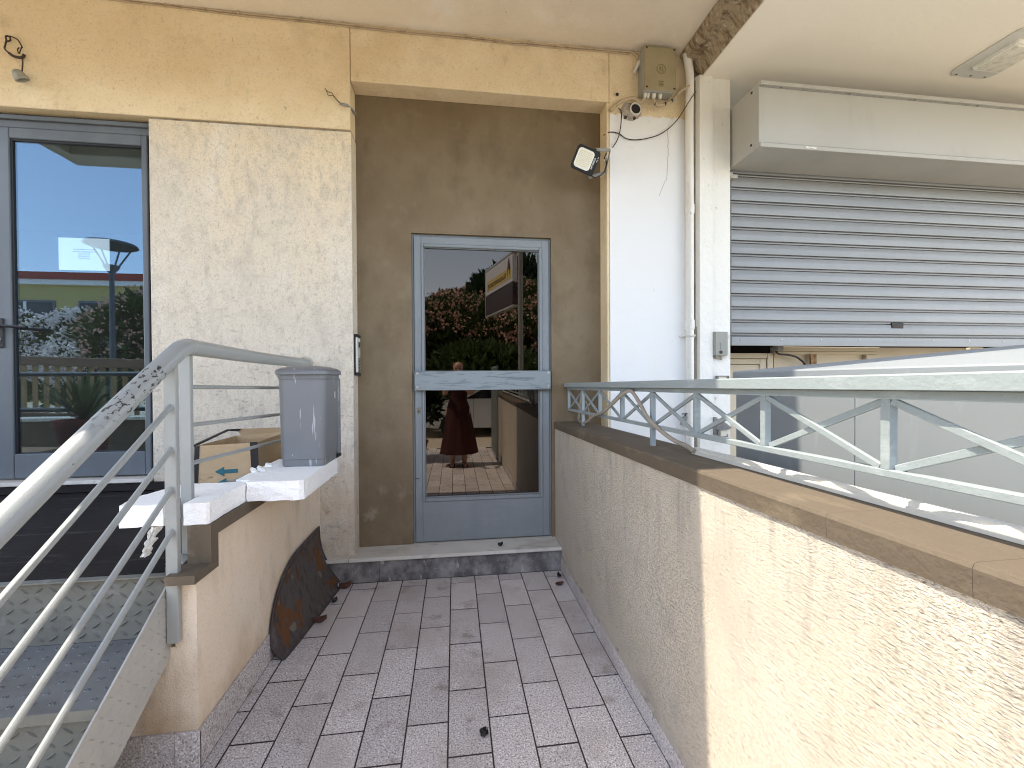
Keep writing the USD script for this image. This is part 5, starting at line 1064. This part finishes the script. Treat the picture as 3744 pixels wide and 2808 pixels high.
part(sg, 'upper_board', panel(.02, 1, 3.30, 3.86, -.05, .05), 'sign_white')
part(sg, 'lower_board', panel(.02, 1, 2.83, 3.27, -.05, .05), 'sign_dark')
part(sg, 'frame', join(panel(.0, 1.01, 3.865, 3.90, -.06, .06), panel(.0, 1.01, 2.79, 2.825, -.06, .06), panel(1.003, 1.02, 2.826, 3.864, -.06, .06)), 'alu')
part(sg, 'yellow_band', panel(.07, .95, 3.38, 3.60, .051, .054), 'sign_yellow')
fl_ = [(.10, 3.42), (.085, 3.6), (.13, 3.82), (.18, 3.6), (.165, 3.42), (.15, 3.56), (.13, 3.60), (.115, 3.56)]
tmesh = prism(Polygon([(a * 1.75, b) for a, b in fl_]), 'y', .054, .057)
part(sg, 'emblem', trimesh.Trimesh(np.array([sgq(v[0] / 1.75, v[2], v[1]) for v in tmesh.vertices]), tmesh.faces, process=False), 'sign_dark', smooth=False)
tmm = meshkit.text_mesh('Αλουμινοκατασκευή', .12, .003); tv = tmm.vertices; wtx = tv[:, 0].max()
part(sg, 'lettering', trimesh.Trimesh(np.array([sgq(.22 + .68 * (v[0] / wtx), 3.43 + v[1], .0545 + v[2]) for v in tv]), tmm.faces, process=False), 'sign_dark', smooth=False)
# metal gate leaf folded back against the right parapet
gt = thing('metal_gate', 'open metal bar gate folded back against the right parapet', 'gate', (.66, -.9, 0))
part(gt, 'frame', join(cb(.65, .68, -1.42, -1.39, .06, 1.55), cb(.65, .68, -.45, -.42, .06, 1.55), cb(.652, .678, -1.39, -.45, 1.52, 1.548), cb(.652, .678, -1.39, -.45, .062, .09)), 'rail_paint', smooth=False)
for i in range(8):
    y = -1.29 + i * .105
    part(gt, 'bar', cyl((.665, y, .09), (.665, y, 1.52), .008, 8), 'rail_paint')
# parked car
M['car_paint'] = mat('car_paint', (0.55, 0.56, 0.57), rough=.3, spec=.5, coat=.8); M['tyre'] = mat('tyre', (.02, .02, .02), rough=.8)
car = thing('parked_car', 'silver hatchback parked along the street opposite the entrance', 'car', (1.2, -5.2, -.1))
x0c, yc = -.9, -5.2
sidep = [(0, .28), (.02, .62), (.25, .80), (1.0, .92), (1.75, 1.36), (2.9, 1.42), (3.6, 1.12), (3.95, .95), (4.02, .45), (3.95, .26), (3.55, .24), (3.45, .45), (3.2, .55), (2.95, .45), (2.85, .24), (1.2, .24), (1.1, .45), (.85, .55), (.6, .45), (.5, .24)]
def carprof(P_, ya, yb2): return prism(Polygon([(x0c + a, b - .1) for a, b in P_]), 'y', ya, yb2)
part(car, 'body', join(carprof(sidep, yc - .82, yc + .82)), 'car_paint', smooth=25)
win = [(1.15, .96), (1.78, 1.30), (2.85, 1.36), (3.35, 1.12), (3.3, .98)]
for sd_ in (yc + .821, yc - .833):
    part(car, 'side_window', carprof(win, sd_, sd_ + .012), 'black_gloss', smooth=False)
part(car, 'door_handle', join(cb(x0c + 2.25, x0c + 2.42, yc + .82, yc + .845, .76, .79, .006)), 'alu')
for dx in (1.35, 2.5): part(car, 'door_seam', cb(x0c + dx, x0c + dx + .008, yc + .8205, yc + .823, .22, .86), 'black')
for wx in (.85, 3.2):
    for sd_ in (yc + .66, yc - .82):
        w_ = part(car, 'wheel', cyl((x0c + wx, sd_, .20), (x0c + wx, sd_ + .17, .20), .30, 24), 'tyre')
        part(w_, 'rim', cyl((x0c + wx, sd_ - .004, .20), (x0c + wx, sd_ + .176, .20), .19, 20), 'alu')
